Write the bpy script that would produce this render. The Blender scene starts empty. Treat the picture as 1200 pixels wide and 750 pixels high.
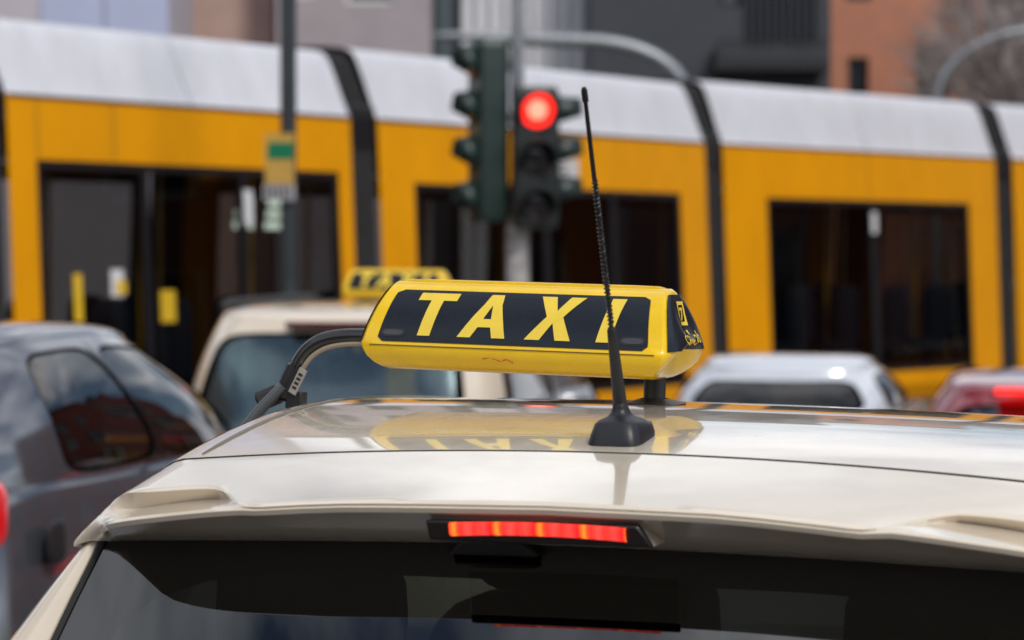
import bpy, math, random
from mathutils import Vector, Matrix, noise
R = math.radians
random.seed(7)
sc = bpy.context.scene
COL = sc.collection

# ------------------------------------------------------------------ camera
cam = bpy.data.cameras.new("camera")
camo = bpy.data.objects.new("camera", cam)
COL.objects.link(camo)
camo.location = (0, 0, 1.88)
camo.rotation_euler = (R(90 - 1.432), 0, 0)
cam.sensor_width = 36
cam.lens = 90
cam.clip_start = 0.05
cam.clip_end = 2000
cam.dof.use_dof = True
cam.dof.focus_distance = 3.55
cam.dof.aperture_fstop = 4.7
sc.camera = camo

# ------------------------------------------------------------------ world, sun, exposure
SUN_EL, SUN_AZ = 46, 152          # azimuth clockwise from +Y (north)
w = bpy.data.worlds.new("World")
sc.world = w
w.use_nodes = True
wn, wl = w.node_tree.nodes, w.node_tree.links
wn.clear()
wo = wn.new("ShaderNodeOutputWorld")
bg = wn.new("ShaderNodeBackground")
sky = wn.new("ShaderNodeTexSky")
sky.sky_type = 'NISHITA'
sky.sun_disc = False
sky.sun_elevation = R(SUN_EL)
sky.sun_rotation = R(SUN_AZ)
tc = wn.new("ShaderNodeTexCoord")
mp = wn.new("ShaderNodeMapping")
mp.inputs['Scale'].default_value = (1, 1, 2.2)
nz = wn.new("ShaderNodeTexNoise")
nz.inputs['Scale'].default_value = 2.6
nz.inputs['Detail'].default_value = 7
nz.inputs['Roughness'].default_value = 0.55
nz.inputs['Distortion'].default_value = 0.3
rp = wn.new("ShaderNodeValToRGB")
rp.color_ramp.elements[0].position = 0.40
rp.color_ramp.elements[0].color = (0, 0, 0, 1)
rp.color_ramp.elements[1].position = 0.56
rp.color_ramp.elements[1].color = (1, 1, 1, 1)
nz2 = wn.new("ShaderNodeTexNoise")
nz2.inputs['Scale'].default_value = 5
nz2.inputs['Detail'].default_value = 6
rp2 = wn.new("ShaderNodeValToRGB")
rp2.color_ramp.elements[0].position = 0.3
rp2.color_ramp.elements[0].color = (6.5, 7.0, 7.9, 1)
rp2.color_ramp.elements[1].position = 0.7
rp2.color_ramp.elements[1].color = (12.5, 12.8, 13.3, 1)
mx = wn.new("ShaderNodeMix")
mx.data_type = 'RGBA'
wl.new(tc.outputs['Generated'], mp.inputs['Vector'])
wl.new(mp.outputs[0], nz.inputs['Vector'])
wl.new(mp.outputs[0], nz2.inputs['Vector'])
wl.new(nz.outputs['Fac'], rp.inputs[0])
wl.new(nz2.outputs['Fac'], rp2.inputs[0])
wl.new(rp.outputs[0], mx.inputs['Factor'])
wl.new(sky.outputs[0], mx.inputs['A'])
wl.new(rp2.outputs[0], mx.inputs['B'])
wl.new(mx.outputs['Result'], bg.inputs['Color'])
bg.inputs['Strength'].default_value = 0.1
wl.new(bg.outputs[0], wo.inputs[0])

sd = bpy.data.lights.new("sun", 'SUN')
sd.energy = 2.0
sd.angle = R(10)
sd.color = (1.0, 0.95, 0.88)
so = bpy.data.objects.new("sun", sd)
COL.objects.link(so)
so.rotation_euler = (R(90 - SUN_EL), 0, R(180 - SUN_AZ))
so.location = (10, -14, 30)
sc.view_settings.view_transform = 'Standard'
sc.view_settings.look = 'None'
sc.view_settings.exposure = 0.03
sc.view_settings.gamma = 1.0
sc.view_settings.use_curve_mapping = False

# ------------------------------------------------------------------ materials
MATS = {}
def mat(name, col=(.5, .5, .5), rough=.5, metal=0., coat=0., emit=None, estr=0., var=.0, vscale=6., spec=.5,
        bump=0., bscale=40., stretch=(1, 1, 1), rvar=0., alt=None):
    if name in MATS:
        return MATS[name]
    m = bpy.data.materials.new(name)
    m.use_nodes = True
    nt = m.node_tree
    b = nt.nodes["Principled BSDF"]
    b.inputs['Base Color'].default_value = (*col, 1)
    b.inputs['Roughness'].default_value = rough
    b.inputs['Metallic'].default_value = metal
    b.inputs['Coat Weight'].default_value = coat
    b.inputs['Coat Roughness'].default_value = 0.03
    b.inputs['Specular IOR Level'].default_value = spec
    if emit:
        b.inputs['Emission Color'].default_value = (*emit, 1)
        b.inputs['Emission Strength'].default_value = estr
    if var or bump or rvar:
        t = nt.nodes.new("ShaderNodeTexCoord")
        mpn = nt.nodes.new("ShaderNodeMapping")
        mpn.inputs['Scale'].default_value = stretch
        nt.links.new(t.outputs['Object'], mpn.inputs['Vector'])
    if var:
        n = nt.nodes.new("ShaderNodeTexNoise")
        n.inputs['Scale'].default_value = vscale
        n.inputs['Detail'].default_value = 7
        n.inputs['Roughness'].default_value = .65
        nt.links.new(mpn.outputs[0], n.inputs['Vector'])
        r = nt.nodes.new("ShaderNodeValToRGB")
        r.color_ramp.elements[0].position = .3
        r.color_ramp.elements[1].position = .7
        lo = alt if alt else tuple(c * (1 - var) for c in col)
        r.color_ramp.elements[0].color = (*lo, 1)
        r.color_ramp.elements[1].color = (*[min(1, c * (1 + var * .4)) for c in col], 1)
        nt.links.new(n.outputs['Fac'], r.inputs[0])
        nt.links.new(r.outputs[0], b.inputs['Base Color'])
    if rvar:
        n3 = nt.nodes.new("ShaderNodeTexNoise")
        n3.inputs['Scale'].default_value = vscale * 2.3
        n3.inputs['Detail'].default_value = 8
        nt.links.new(mpn.outputs[0], n3.inputs['Vector'])
        mr = nt.nodes.new("ShaderNodeMapRange")
        mr.inputs['From Min'].default_value = .3
        mr.inputs['From Max'].default_value = .7
        mr.inputs['To Min'].default_value = max(0, rough - rvar)
        mr.inputs['To Max'].default_value = rough + rvar
        nt.links.new(n3.outputs['Fac'], mr.inputs['Value'])
        nt.links.new(mr.outputs[0], b.inputs['Roughness'])
    if bump:
        n2 = nt.nodes.new("ShaderNodeTexNoise")
        n2.inputs['Scale'].default_value = bscale
        n2.inputs['Detail'].default_value = 5
        nt.links.new(mpn.outputs[0], n2.inputs['Vector'])
        bp = nt.nodes.new("ShaderNodeBump")
        bp.inputs['Strength'].default_value = bump
        bp.inputs['Distance'].default_value = .01
        nt.links.new(n2.outputs['Fac'], bp.inputs['Height'])
        nt.links.new(bp.outputs[0], b.inputs['Normal'])
    MATS[name] = m
    return m

def glass(name, tint, ior=1.5, rough=0.0, gcol=(1, 1, 1)):
    if name in MATS:
        return MATS[name]
    m = bpy.data.materials.new(name)
    m.use_nodes = True
    nt = m.node_tree
    nt.nodes.clear()
    o = nt.nodes.new("ShaderNodeOutputMaterial")
    t = nt.nodes.new("ShaderNodeBsdfTransparent")
    t.inputs[0].default_value = (*tint, 1)
    g = nt.nodes.new("ShaderNodeBsdfGlossy")
    g.inputs['Roughness'].default_value = rough
    g.inputs['Color'].default_value = (*gcol, 1)
    # Schlick reflectance, the same from both sides of a thin pane
    ge = nt.nodes.new("ShaderNodeNewGeometry")
    dt = nt.nodes.new("ShaderNodeVectorMath")
    dt.operation = 'DOT_PRODUCT'
    nt.links.new(ge.outputs['Normal'], dt.inputs[0])
    nt.links.new(ge.outputs['Incoming'], dt.inputs[1])
    f0 = ((ior - 1) / (ior + 1)) ** 2
    prev = dt.outputs['Value']
    for op, v in (('ABSOLUTE', 0), ('SUBTRACT', 1), ('POWER', 5), ('MULTIPLY_ADD', 0)):
        q = nt.nodes.new("ShaderNodeMath")
        q.operation = op
        if op == 'SUBTRACT':
            q.inputs[0].default_value = 1
            nt.links.new(prev, q.inputs[1])
        else:
            nt.links.new(prev, q.inputs[0])
            if op == 'POWER': q.inputs[1].default_value = 5
            if op == 'MULTIPLY_ADD':
                q.inputs[1].default_value = 1 - f0
                q.inputs[2].default_value = f0
        prev = q.outputs[0]
    x = nt.nodes.new("ShaderNodeMixShader")
    nt.links.new(prev, x.inputs[0])
    nt.links.new(t.outputs[0], x.inputs[1])
    nt.links.new(g.outputs[0], x.inputs[2])
    nt.links.new(x.outputs[0], o.inputs[0])
    MATS[name] = m
    return m

def brick_mat(name, c1, c2, mortar, scale=1.0):
    if name in MATS:
        return MATS[name]
    m = mat(name, c1, .85)
    nt = m.node_tree
    b = nt.nodes["Principled BSDF"]
    t = nt.nodes.new("ShaderNodeTexCoord")
    mpn = nt.nodes.new("ShaderNodeMapping")
    mpn.inputs['Rotation'].default_value = (R(90), 0, 0)
    br = nt.nodes.new("ShaderNodeTexBrick")
    br.inputs['Color1'].default_value = (*c1, 1)
    br.inputs['Color2'].default_value = (*c2, 1)
    br.inputs['Mortar'].default_value = (*mortar, 1)
    br.inputs['Scale'].default_value = 4 * scale
    br.inputs['Mortar Size'].default_value = .015
    nt.links.new(t.outputs['Object'], mpn.inputs[0])
    nt.links.new(mpn.outputs[0], br.inputs['Vector'])
    nt.links.new(br.outputs[0], b.inputs['Base Color'])
    return m

BEIGE = mat("taxi_beige_paint", (.70, .61, .49), .22, coat=1., spec=.5, rvar=.05, vscale=9)
BEIGE_NEAR = mat("taxi_beige_gloss_paint", (.69, .60, .475), .16, coat=1., spec=.5, rvar=.06, vscale=14, var=.05)
BLACK_PL = mat("black_plastic", (.012, .012, .013), .45, bump=.05, bscale=300)
BLACK_GL = mat("black_gloss", (.006, .006, .007), .08, coat=.6)
FRIT = mat("black_enamel_edge", (.003, .003, .003), .5, spec=.0)
RUBBER = mat("rubber", (.02, .02, .02), .85)
RIM = mat("wheel_alloy", (.45, .46, .48), .3, metal=1)
SEATM = mat("seat_fabric", (.012, .012, .014), .9, bump=.3, bscale=200)
YEL = mat("sign_yellow_plastic", (.93, .60, .003), .25, coat=.4, spec=.4, var=.10, vscale=14, rvar=.08)
def make_translucent(m, col, fac):
    nt = m.node_tree
    out = [n_ for n_ in nt.nodes if n_.type == 'OUTPUT_MATERIAL'][0]
    tr = nt.nodes.new("ShaderNodeBsdfTranslucent")
    tr.inputs[0].default_value = (*col, 1)
    ms = nt.nodes.new("ShaderNodeMixShader")
    ms.inputs[0].default_value = fac
    nt.links.new(nt.nodes["Principled BSDF"].outputs[0], ms.inputs[1])
    nt.links.new(tr.outputs[0], ms.inputs[2])
    nt.links.new(ms.outputs[0], out.inputs[0])
make_translucent(YEL, (.95, .60, .005), .10)
YEL_L = mat("letter_yellow", (.80, .58, .05), .35, var=.06, vscale=40)
PANEL = mat("sign_dark_film", (.010, .014, .022), .28, coat=0., spec=.28, rvar=.04, vscale=18, var=.15)
TRAM_Y = mat("tram_yellow_paint", (.82, .335, .0005), .45, coat=.0, spec=.22, var=.10, vscale=2.5, stretch=(1, 1, .4))
TRAM_W = mat("tram_white_paint", (.62, .625, .67), .4, coat=.2, var=.12, vscale=3, stretch=(1.5, 1, .25))
TRAM_B = mat("tram_black_trim", (.012, .012, .014), .35)
BELLOW = mat("bellows_rubber", (.045, .043, .045), .7, var=.3, vscale=10)
GL_TAXI = glass("taxi_rear_glass", (.09, .105, .10), 1.9)
GL_CLEAR = glass("windscreen_glass", (.62, .68, .66), 1.5)
GL_CAR = glass("car_glass", (.16, .18, .18), 1.9)
GL_SIDE = glass("car_side_glass", (.10, .11, .11), 2.1)
GL_TRAM = glass("tram_tinted_glass", (.33, .335, .33), 1.36)
TAIL = mat("tail_lamp_red", (.5, .005, .008), .1, coat=1., emit=(1, .01, .02), estr=.35)
STOP = mat("stop_lamp_lit", (.6, .01, .01), .2, emit=(1., .02, .015), estr=1.6)
STOP_OFF = mat("stop_lamp_unlit", (.09, .004, .006), .15, coat=1.)
METAL = mat("galvanised_steel", (.30, .32, .34), .45, metal=.6, var=.2, vscale=8)
DARKMET = mat("painted_steel_dark", (.030, .040, .046), .45, var=.3, vscale=8)
SIGGREEN = mat("signal_green_housing", (.012, .032, .027), .4, var=.3, vscale=10)
SIGDARK = mat("signal_dark_housing", (.014, .018, .018), .45)

# ------------------------------------------------------------------ mesh helpers
class MB:
    def __init__(s):
        s.v, s.f, s.m = [], [], []
    def add(s, vs, fs, mi=0):
        o = len(s.v)
        s.v += [tuple(p) for p in vs]
        s.f += [tuple(i + o for i in f) for f in fs]
        s.m += [mi] * len(fs)
        return s
    def grid(s, rows, mi=0, close=False):
        n = len(rows[0])
        vs = [p for r in rows for p in r]
        fs = []
        for i in range(len(rows) - 1):
            for j in range(n - (0 if close else 1)):
                k = (j + 1) % n
                fs.append((i * n + j, i * n + k, (i + 1) * n + k, (i + 1) * n + j))
        return s.add(vs, fs, mi)
    def box(s, a, b, mi=0):
        (x0, y0, z0), (x1, y1, z1) = a, b
        vs = [(x0, y0, z0), (x1, y0, z0), (x1, y1, z0), (x0, y1, z0), (x0, y0, z1), (x1, y0, z1), (x1, y1, z1), (x0, y1, z1)]
        return s.add(vs, [(0, 3, 2, 1), (4, 5, 6, 7), (0, 1, 5, 4), (1, 2, 6, 5), (2, 3, 7, 6), (3, 0, 4, 7)], mi)
    def tube(s, path, rad, n=10, caps=True, mi=0):
        path = [Vector(p) for p in path]
        if not hasattr(rad, '__len__'):
            rad = [rad] * len(path)
        rows = []
        ref = Vector((0, 0, 1))
        for i, p in enumerate(path):
            d = (path[min(i + 1, len(path) - 1)] - path[max(i - 1, 0)]).normalized()
            if i == 0:
                ref = Vector((1, 0, 0)) if abs(d.z) > .8 else Vector((0, 0, 1))
            a = d.cross(ref).normalized()
            ref = a.cross(d).normalized()
            rows.append([p + (a * math.cos(2 * math.pi * k / n) + ref * math.sin(2 * math.pi * k / n)) * rad[i] for k in range(n)])
        o = len(s.v)
        s.grid(rows, mi, True)
        if caps:
            s.f.append(tuple(o + k for k in range(n)))
            s.f.append(tuple(o + (len(path) - 1) * n + k for k in reversed(range(n))))
            s.m += [mi, mi]
        return s
    def blob(s, c, h, p=4, nu=20, nv=12, mi=0):
        """superellipsoid: rounded box with half sizes h"""
        def sg(x, e):
            return math.copysign(abs(x) ** e, x)
        rows = []
        for i in range(nv + 1):
            ph = -math.pi / 2 + math.pi * i / nv
            rows.append([(c[0] + h[0] * sg(math.cos(ph), 2 / p) * sg(math.cos(t), 2 / p),
                          c[1] + h[1] * sg(math.cos(ph), 2 / p) * sg(math.sin(t), 2 / p),
                          c[2] + h[2] * sg(math.sin(ph), 2 / p)) for t in [2 * math.pi * (k + .5) / nu for k in range(nu)]])
        return s.grid(rows, mi, True)
    def build(s, name, mats, parent=None, smooth=True, angle=35, bevel=0, solid=0, sub=0):
        me = bpy.data.meshes.new(name)
        me.from_pydata(s.v, [], s.f)
        for m in (mats if isinstance(mats, (list, tuple)) else [mats]):
            me.materials.append(m)
        me.polygons.foreach_set('material_index', s.m)
        me.validate()
        import bmesh
        bm = bmesh.new()
        bm.from_mesh(me)
        bmesh.ops.remove_doubles(bm, verts=bm.verts, dist=1e-5)
        bmesh.ops.recalc_face_normals(bm, faces=bm.faces)
        if smooth:
            for f in bm.faces:
                f.smooth = True
            for e in bm.edges:
                if len(e.link_faces) == 2:
                    e.smooth = e.calc_face_angle(0) < R(angle)
        bm.to_mesh(me)
        bm.free()
        o = bpy.data.objects.new(name, me)
        COL.objects.link(o)
        if parent:
            o.parent = parent
        if bevel:
            b = o.modifiers.new("bevel", 'BEVEL')
            b.width = bevel
            b.segments = 2
            b.limit_method = 'ANGLE'
        if solid:
            m = o.modifiers.new("thickness", 'SOLIDIFY')
            m.thickness = solid
            m.offset = -1
        if sub:
            m = o.modifiers.new("sub", 'SUBSURF')
            m.levels = m.render_levels = sub
        return o

def tag(o, label=None, cat=None, group=None, kind=None):
    if label: o['label'] = label
    if cat: o['category'] = cat
    if group: o['group'] = group
    if kind: o['kind'] = kind
    return o

def empty(name, loc, rz=0, label=None, cat=None, group=None):
    o = bpy.data.objects.new(name, None)
    COL.objects.link(o)
    o.location = loc
    o.rotation_euler = (0, 0, rz)
    return tag(o, label, cat, group)

def lerp(a, b, t):
    return a + (b - a) * t

def interp(x, pts):
    """smooth monotone-ish (Catmull-Rom) interpolation through (x, y) points"""
    if x <= pts[0][0]: return pts[0][1]
    if x >= pts[-1][0]: return pts[-1][1]
    for i in range(len(pts) - 1):
        if x <= pts[i + 1][0]:
            x0, y0 = pts[i]
            x1, y1 = pts[i + 1]
            sl = lambda j: (pts[min(j + 1, len(pts) - 1)][1] - pts[max(j - 1, 0)][1]) / (pts[min(j + 1, len(pts) - 1)][0] - pts[max(j - 1, 0)][0])
            h = x1 - x0
            t = (x - x0) / h
            return ((2 * t**3 - 3 * t**2 + 1) * y0 + (t**3 - 2 * t**2 + t) * h * sl(i) + (-2 * t**3 + 3 * t**2) * y1 + (t**3 - t**2) * h * sl(i + 1))

def lin(x, pts):
    if x <= pts[0][0]: return pts[0][1]
    for (x0, y0), (x1, y1) in zip(pts, pts[1:]):
        if x <= x1: return y0 + (y1 - y0) * (x - x0) / (x1 - x0)
    return pts[-1][1]

def sstep(a, b, x):
    t = max(0, min(1, (x - a) / (b - a)))
    return t * t * (3 - 2 * t)

# ------------------------------------------------------------------ ground
g = MB()
n = 24
g.grid([[(-160 + 320 * j / n, -120 + 320 * i / n, 0) for j in range(n + 1)] for i in range(n + 1)])
asphalt = mat("asphalt", (.055, .055, .057), .85, var=.35, vscale=1.2, bump=.4, bscale=60)
tag(g.build('ground', asphalt), kind='structure')
pave = mat("pavement_concrete", (.26, .25, .235), .85, var=.25, vscale=3)
pv = MB()
pv.box((-40, 37.2, 0.004), (14, 80, .13))
tag(pv.build('pavement', pave, bevel=.02), kind='structure')
isl = MB()
pts = [(-2.2 + .45 * math.cos(a), 17.6 + .9 * math.sin(a)) for a in [i * math.pi / 8 for i in range(16)]]
isl.box((-2.3, 16.05, .004), (.32, 17.9, .12))
tag(isl.build('traffic_island_pavement', pave, bevel=.03), kind='structure')

# ------------------------------------------------------------------ buildings
FACADE_GL = mat("facade_window_glass", (.02, .024, .03), .06, coat=.5)
def building(name, x0, x1, yf, depth, h, wall, label, wins, frame=None, extra=None, roof=None, sides=()):
    """front facade at y = yf facing -y; wins: (x0,x1,z0,z1) openings in world x / z"""
    root = empty(name, ((x0 + x1) / 2, yf, 0), 0, label, 'building')
    cx = (x0 + x1) / 2
    xs = sorted({x0 - cx, x1 - cx} | {round(v - cx, 4) for wv in wins for v in wv[:2]})
    zs = sorted({0, h} | {round(v, 4) for wv in wins for v in wv[2:]})
    b = MB()
    def hole(xa, xb, za, zb):
        mx_, mz_ = (xa + xb) / 2 + cx, (za + zb) / 2
        return any(wv[0] < mx_ < wv[1] and wv[2] < mz_ < wv[3] for wv in wins)
    for xa, xb in zip(xs, xs[1:]):
        for za, zb in zip(zs, zs[1:]):
            if not hole(xa, xb, za, zb):
                b.add([(xa, 0, za), (xb, 0, za), (xb, 0, zb), (xa, 0, zb)], [(0, 1, 2, 3)])
    D = .22
    for wv in wins:
        a, c, z0, z1 = wv[0] - cx, wv[1] - cx, wv[2], wv[3]
        b.add([(a, 0, z0), (c, 0, z0), (c, 0, z1), (a, 0, z1), (a, D, z0), (c, D, z0), (c, D, z1), (a, D, z1)],
              [(0, 1, 5, 4), (1, 2, 6, 5), (2, 3, 7, 6), (3, 0, 4, 7)])
    X0, X1 = x0 - cx, x1 - cx
    b.add([(X0, 0, 0), (X1, 0, 0), (X1, depth, 0), (X0, depth, 0), (X0, 0, h), (X1, 0, h), (X1, depth, h), (X0, depth, h)],
          [(1, 2, 6, 5), (2, 3, 7, 6), (3, 0, 4, 7), (4, 5, 6, 7)])
    wo_ = b.build('wall', wall, root, smooth=False)
    rf = MB()
    rf.box((X0 - .15, -.15, h + .003), (X1 + .15, depth + .15, h + .25))
    rf.build('roof', roof or DARKMET, root, smooth=False)
    fm = frame or mat("window_frame_white", (.6, .6, .58), .5)
    for wv in wins:
        a, c, z0, z1 = wv[0] - cx, wv[1] - cx, wv[2], wv[3]
        p = MB().box((a, D - .03, z0), (c, D + .02, z1)).build('window', FACADE_GL, root, smooth=False)
        fb = MB()
        t = .07
        fb.box((a, D - .09, z0), (a + t, D - .032, z1)).box((c - t, D - .09, z0), (c, D - .032, z1))
        fb.box((a + t, D - .09, z1 - t), (c - t, D - .032, z1)).box((a + t, D - .09, z0), (c - t, D - .032, z0 + t))
        if c - a > .9:
            m_ = (a + c) / 2
            fb.box((m_ - .035, D - .088, z0 + t), (m_ + .035, D - .034, z1 - t))
        fb.build('frame', fm, p, smooth=False)
    if extra:
        extra(root, cx)
    return root

def wgrid(xs, zs, ww, wh):
    return [(x - ww / 2, x + ww / 2, z, z + wh) for x in xs for z in zs]

plaster_pale = mat("plaster_pale_lavender", (.50, .46, .50), .85, var=.1, vscale=1.5)
panel_blue = mat("panel_pale_blue", (.43, .47, .64), .5, var=.06, vscale=1)
plaster_tan = mat("plaster_tan", (.52, .36, .31), .85, var=.15, vscale=1.2)
plaster_grey = mat("plaster_grey_pink", (.37, .325, .345), .85, var=.12, vscale=1.2)
white_clad = mat("white_cladding", (.66, .66, .68), .5, var=.08, vscale=2)
slate = mat("slate_dark_cladding", (.040, .045, .055), .6, var=.2, vscale=1.5)
brick_red = brick_mat("brick_orange_red", (.52, .19, .105), (.43, .16, .09), (.42, .30, .24))
brick_dark = brick_mat("brick_deep_red", (.26, .055, .035), (.20, .045, .03), (.2, .12, .09))
backgrey = mat("render_grey_brown", (.34, .30, .30), .9, var=.3, vscale=.8)

def blue_panels(root, cx):
    for xa in (-9.4, -7.34, -6.33):
        for z in (4.6, 7.9, 11.2):
            MB().box((xa - cx, -.06, z), (xa + .985 - cx, -.004, z + 2.6)).build('facade_panel', panel_blue, root, smooth=False, bevel=.01)
building('pale_plaster_building', -16.0, -5.35, 40, 3, 15, plaster_pale,
         'pale lavender building with light blue facade panels, at the far left above the tram roof',
         wgrid([-14.6, -12.6, -10.6], [1.0, 4.6, 7.9, 11.2], 1.2, 1.7), extra=blue_panels)
building('tan_building', -7.0, -4.12, 44.3, 6, 13.5, plaster_tan,
         'plain brownish tan building above the tram, between pale blue panels and grey building',
         wgrid([-6.4], [1.2, 8.2, 11.0], .9, 1.6))
building('grey_pink_building', -3.95, -1.36, 43, 10, 13, plaster_grey,
         'grey pink plastered building behind the dark pole, left of the white ribbed facade',
         wgrid([-2.4], [6.1, 9.2], .8, 1.6) + wgrid([-3.5], [6.2, 9.2], .5, 1.6))
def ribs(root, cx):
    for i in range(9):
        x = -.86 + i * .245
        MB().box((x - cx, -.14, .3), (x + .11 - cx, -.003, 11.5)).build('rib', white_clad, root, smooth=False, bevel=.01)
teal = mat("teal_dark_metal", (.012, .035, .036), .35)
def tower_bars(root, cx):
    for x in (-1.38, -1.0):
        MB().box((x - cx, -.12, .1), (x + .13 - cx, -.003, 12)).build('mullion', teal, root, smooth=False)
building('glass_stair_tower', -1.355, -.875, 44.5, 6, 12.2, mat("stair_glass", (.09, .14, .16), .15, coat=.5),
         'narrow dark teal stair tower left of the white ribbed facade', [], extra=tower_bars)
building('white_ribbed_building', -.87, 1.3, 44, 8, 11.8, white_clad,
         'white facade with vertical ribs behind the traffic lights', wgrid([], [], 1, 1), extra=ribs)
def slats(root, cx):
    for i in range(10):
        x = 3.88 + i * .125
        MB().box((x - cx, -.10, 5.45), (x + .055 - cx, -.003, 8.2)).build('slat', mat("slat_blue_black", (.012, .016, .024), .5), root, smooth=False)
    bal = MB()
    bal.box((3.3 - cx, -.9, 4.9), (5.15 - cx, -.004, 5.05)).box((3.3 - cx, -.9, 5.053), (3.34 - cx, -.004, 5.26))
    for i in range(12):
        x = 3.35 + i * .15 - cx
        bal.box((x, -.9, 5.053), (x + .03, -.87, 5.32))
    bal.box((3.3 - cx, -.91, 5.323), (5.15 - cx, -.86, 5.37))
    bal.build('balcony', BLACK_PL, root, smooth=False)
building('dark_slate_building', 1.305, 5.28, 42.5, 9, 8.4, slate,
         'dark slate grey building with black slats and balcony, behind the middle of the tram',
         [(3.42, 3.8, 6.0, 7.6), (1.9, 2.8, 1.0, 3.2), (3.6, 4.8, 1.0, 3.2)], frame=BLACK_PL, extra=slats)
building('orange_brick_building', 5.9, 9.2, 50, 8, 8.6, brick_red,
         'orange red brick building between the dark slate building and the bare trees',
         [(6.55, 6.95, 4.75, 5.75), (6.5, 7.0, 6.85, 8.0), (7.9, 8.5, 4.75, 6.0), (6.5, 7.2, 1.2, 3.0)], frame=BLACK_PL)
building('grey_brown_building', 9.0, 26, 66, 10, 8.5, backgrey,
         'grey brown building far behind the bare trees at right',
         wgrid([10.5, 12.5, 14.5, 16.5, 18.5, 20.5], [1.2, 4.4], 1.1, 1.8))
# the street corner off to the right and the houses behind the camera (seen in the reflections)
def rot_building(b, ang, loc):
    b.rotation_euler = (0, 0, ang)
    b.location = loc
    return b
gw = wgrid([-8, -5, -2, 1, 4, 7], [1.0, 4.0, 6.8], 1.4, 1.9)
b1 = building('red_brick_corner_house', -10, 10, 0, 9, 11, brick_dark,
              'deep red brick house on the right-hand street corner, mirrored in car windows', gw)
rot_building(b1, R(-75), (16.5, 24, 0))
b2 = building('brown_brick_row_house', -10, 10, 0, 9, 9.5, brick_dark, 'brown brick row house across the street behind the viewer', gw)
rot_building(b2, R(180), (-6, -24, 0))
b3 = building('grey_row_house', -10, 10, 0, 9, 11, plaster_grey, 'grey plastered row house beside the brick row house behind the viewer', gw)
rot_building(b3, R(180), (15, -25, 0))
b4 = building('tan_street_house', -10, 10, 0, 9, 12, plaster_tan, 'tan plastered street house to the left of the parked cars', gw)
rot_building(b4, R(80), (-17, 6, 0))

# ------------------------------------------------------------------ bare trees
bark = mat("bark_grey_brown", (.31, .265, .25), .95, var=.4, vscale=6)
def bare_tree(loc, h, seed, label):
    rnd = random.Random(seed)
    root = empty('bare_tree', loc, rnd.random() * 6, label, 'tree', 'bare trees behind the tram')
    tr, cr = MB(), MB()
    top = Vector((rnd.uniform(-.3, .3), rnd.uniform(-.3, .3), h * .42))
    tr.tube([(0, 0, -.1), (.03, .02, h * .15), tuple(top * .7), tuple(top)], [h * .026, h * .02, h * .017, h * .015], 9)
    def grow(p, d, L, r, lev):
        mid = p + d * L * .5 + Vector((rnd.uniform(-1, 1), rnd.uniform(-1, 1), rnd.uniform(-.5, .8))) * L * .08
        q = p + d * L + Vector((rnd.uniform(-1, 1), rnd.uniform(-1, 1), rnd.uniform(-.3, 1))) * L * .12
        cr.tube([p, mid, q], [r, r * .8, r * .65], 6 if lev < 2 else 3, caps=False)
        if lev >= 5: return
        for _ in range(4 if lev < 4 else 5):
            nd = (d + Vector((rnd.uniform(-1, 1), rnd.uniform(-1, 1), rnd.uniform(-.35, .8))) * .85).normalized()
            grow(p.lerp(q, rnd.uniform(.45, 1)), nd, L * rnd.uniform(.58, .8), max(r * .58, .011), lev + 1)
    for k in range(6):
        a = k * 1.05 + rnd.random()
        d = Vector((math.cos(a) * .7, math.sin(a) * .7, rnd.uniform(.35, 1.0))).normalized()
        grow(top * rnd.uniform(.62, 1.0), d, h * rnd.uniform(.15, .22), h * .009, 1)
    tr.build('trunk', bark, root)
    cr.build('crown', bark, root, smooth=False)
bare_tree((9.9, 45.5, 0), 9.0, 3, 'leafless grey brown tree just right of the orange brick building')
bare_tree((9.0, 38.0, 0), 8.5, 5, 'leafless tree at the far right, its twigs nearest the tram roof')
bare_tree((9.1, 40.5, 0), 8.6, 11, 'leafless tree beside the right lamp mast, amid the other bare trees')
bare_tree((11.2, 50, 0), 10, 9, 'leafless tree farthest back at the right edge')

# ------------------------------------------------------------------ street lamp masts behind the tram
def arc_mast(base, pts, label, r=.075):
    root = empty('street_lamp', base, 0, label, 'street lamp', 'curved lamp masts behind the tram')
    MB().tube([(0, 0, 0), (0, 0, .5), (0, 0, .52), (0, 0, pts[0][2])], [r * 1.8, r * 1.8, r * 1.2, r * 1.1], 12).build('pole', METAL, root)
    MB().tube([(0, 0, pts[0][2] + .002)] + pts[1:], r, 12).build('arm', METAL, root)
    e = Vector(pts[-1])
    d = (e - Vector(pts[-2])).normalized()
    m = MB()
    m.blob(e + d * .3, (.36, .13, .06), 3)
    m.build('lamp_head', METAL, root)
arc = [(0, 0, 4.05)] + [(-1.35 * (1 - math.cos(a)), 0, 4.05 + .72 * math.sin(a)) for a in [R(9 * i) for i in range(1, 11)]] + [(-2.0, 0, 4.79), (-2.75, 0, 4.82)]
arc_mast((2.32, 34.5, 0), arc, 'grey curved lamp mast arching left over the middle tram section', .095)
arc = [(0, 0, 4.1)] + [(1.5 * (1 - math.cos(a)), 0, 4.1 + 1.0 * math.sin(a)) for a in [R(9 * i) for i in range(1, 11)]] + [(2.4, 0, 5.14), (3.2, 0, 5.16)]
arc_mast((6.05, 36.5, 0), arc, 'grey curved lamp mast arching right in front of the bare trees', .055)

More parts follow.
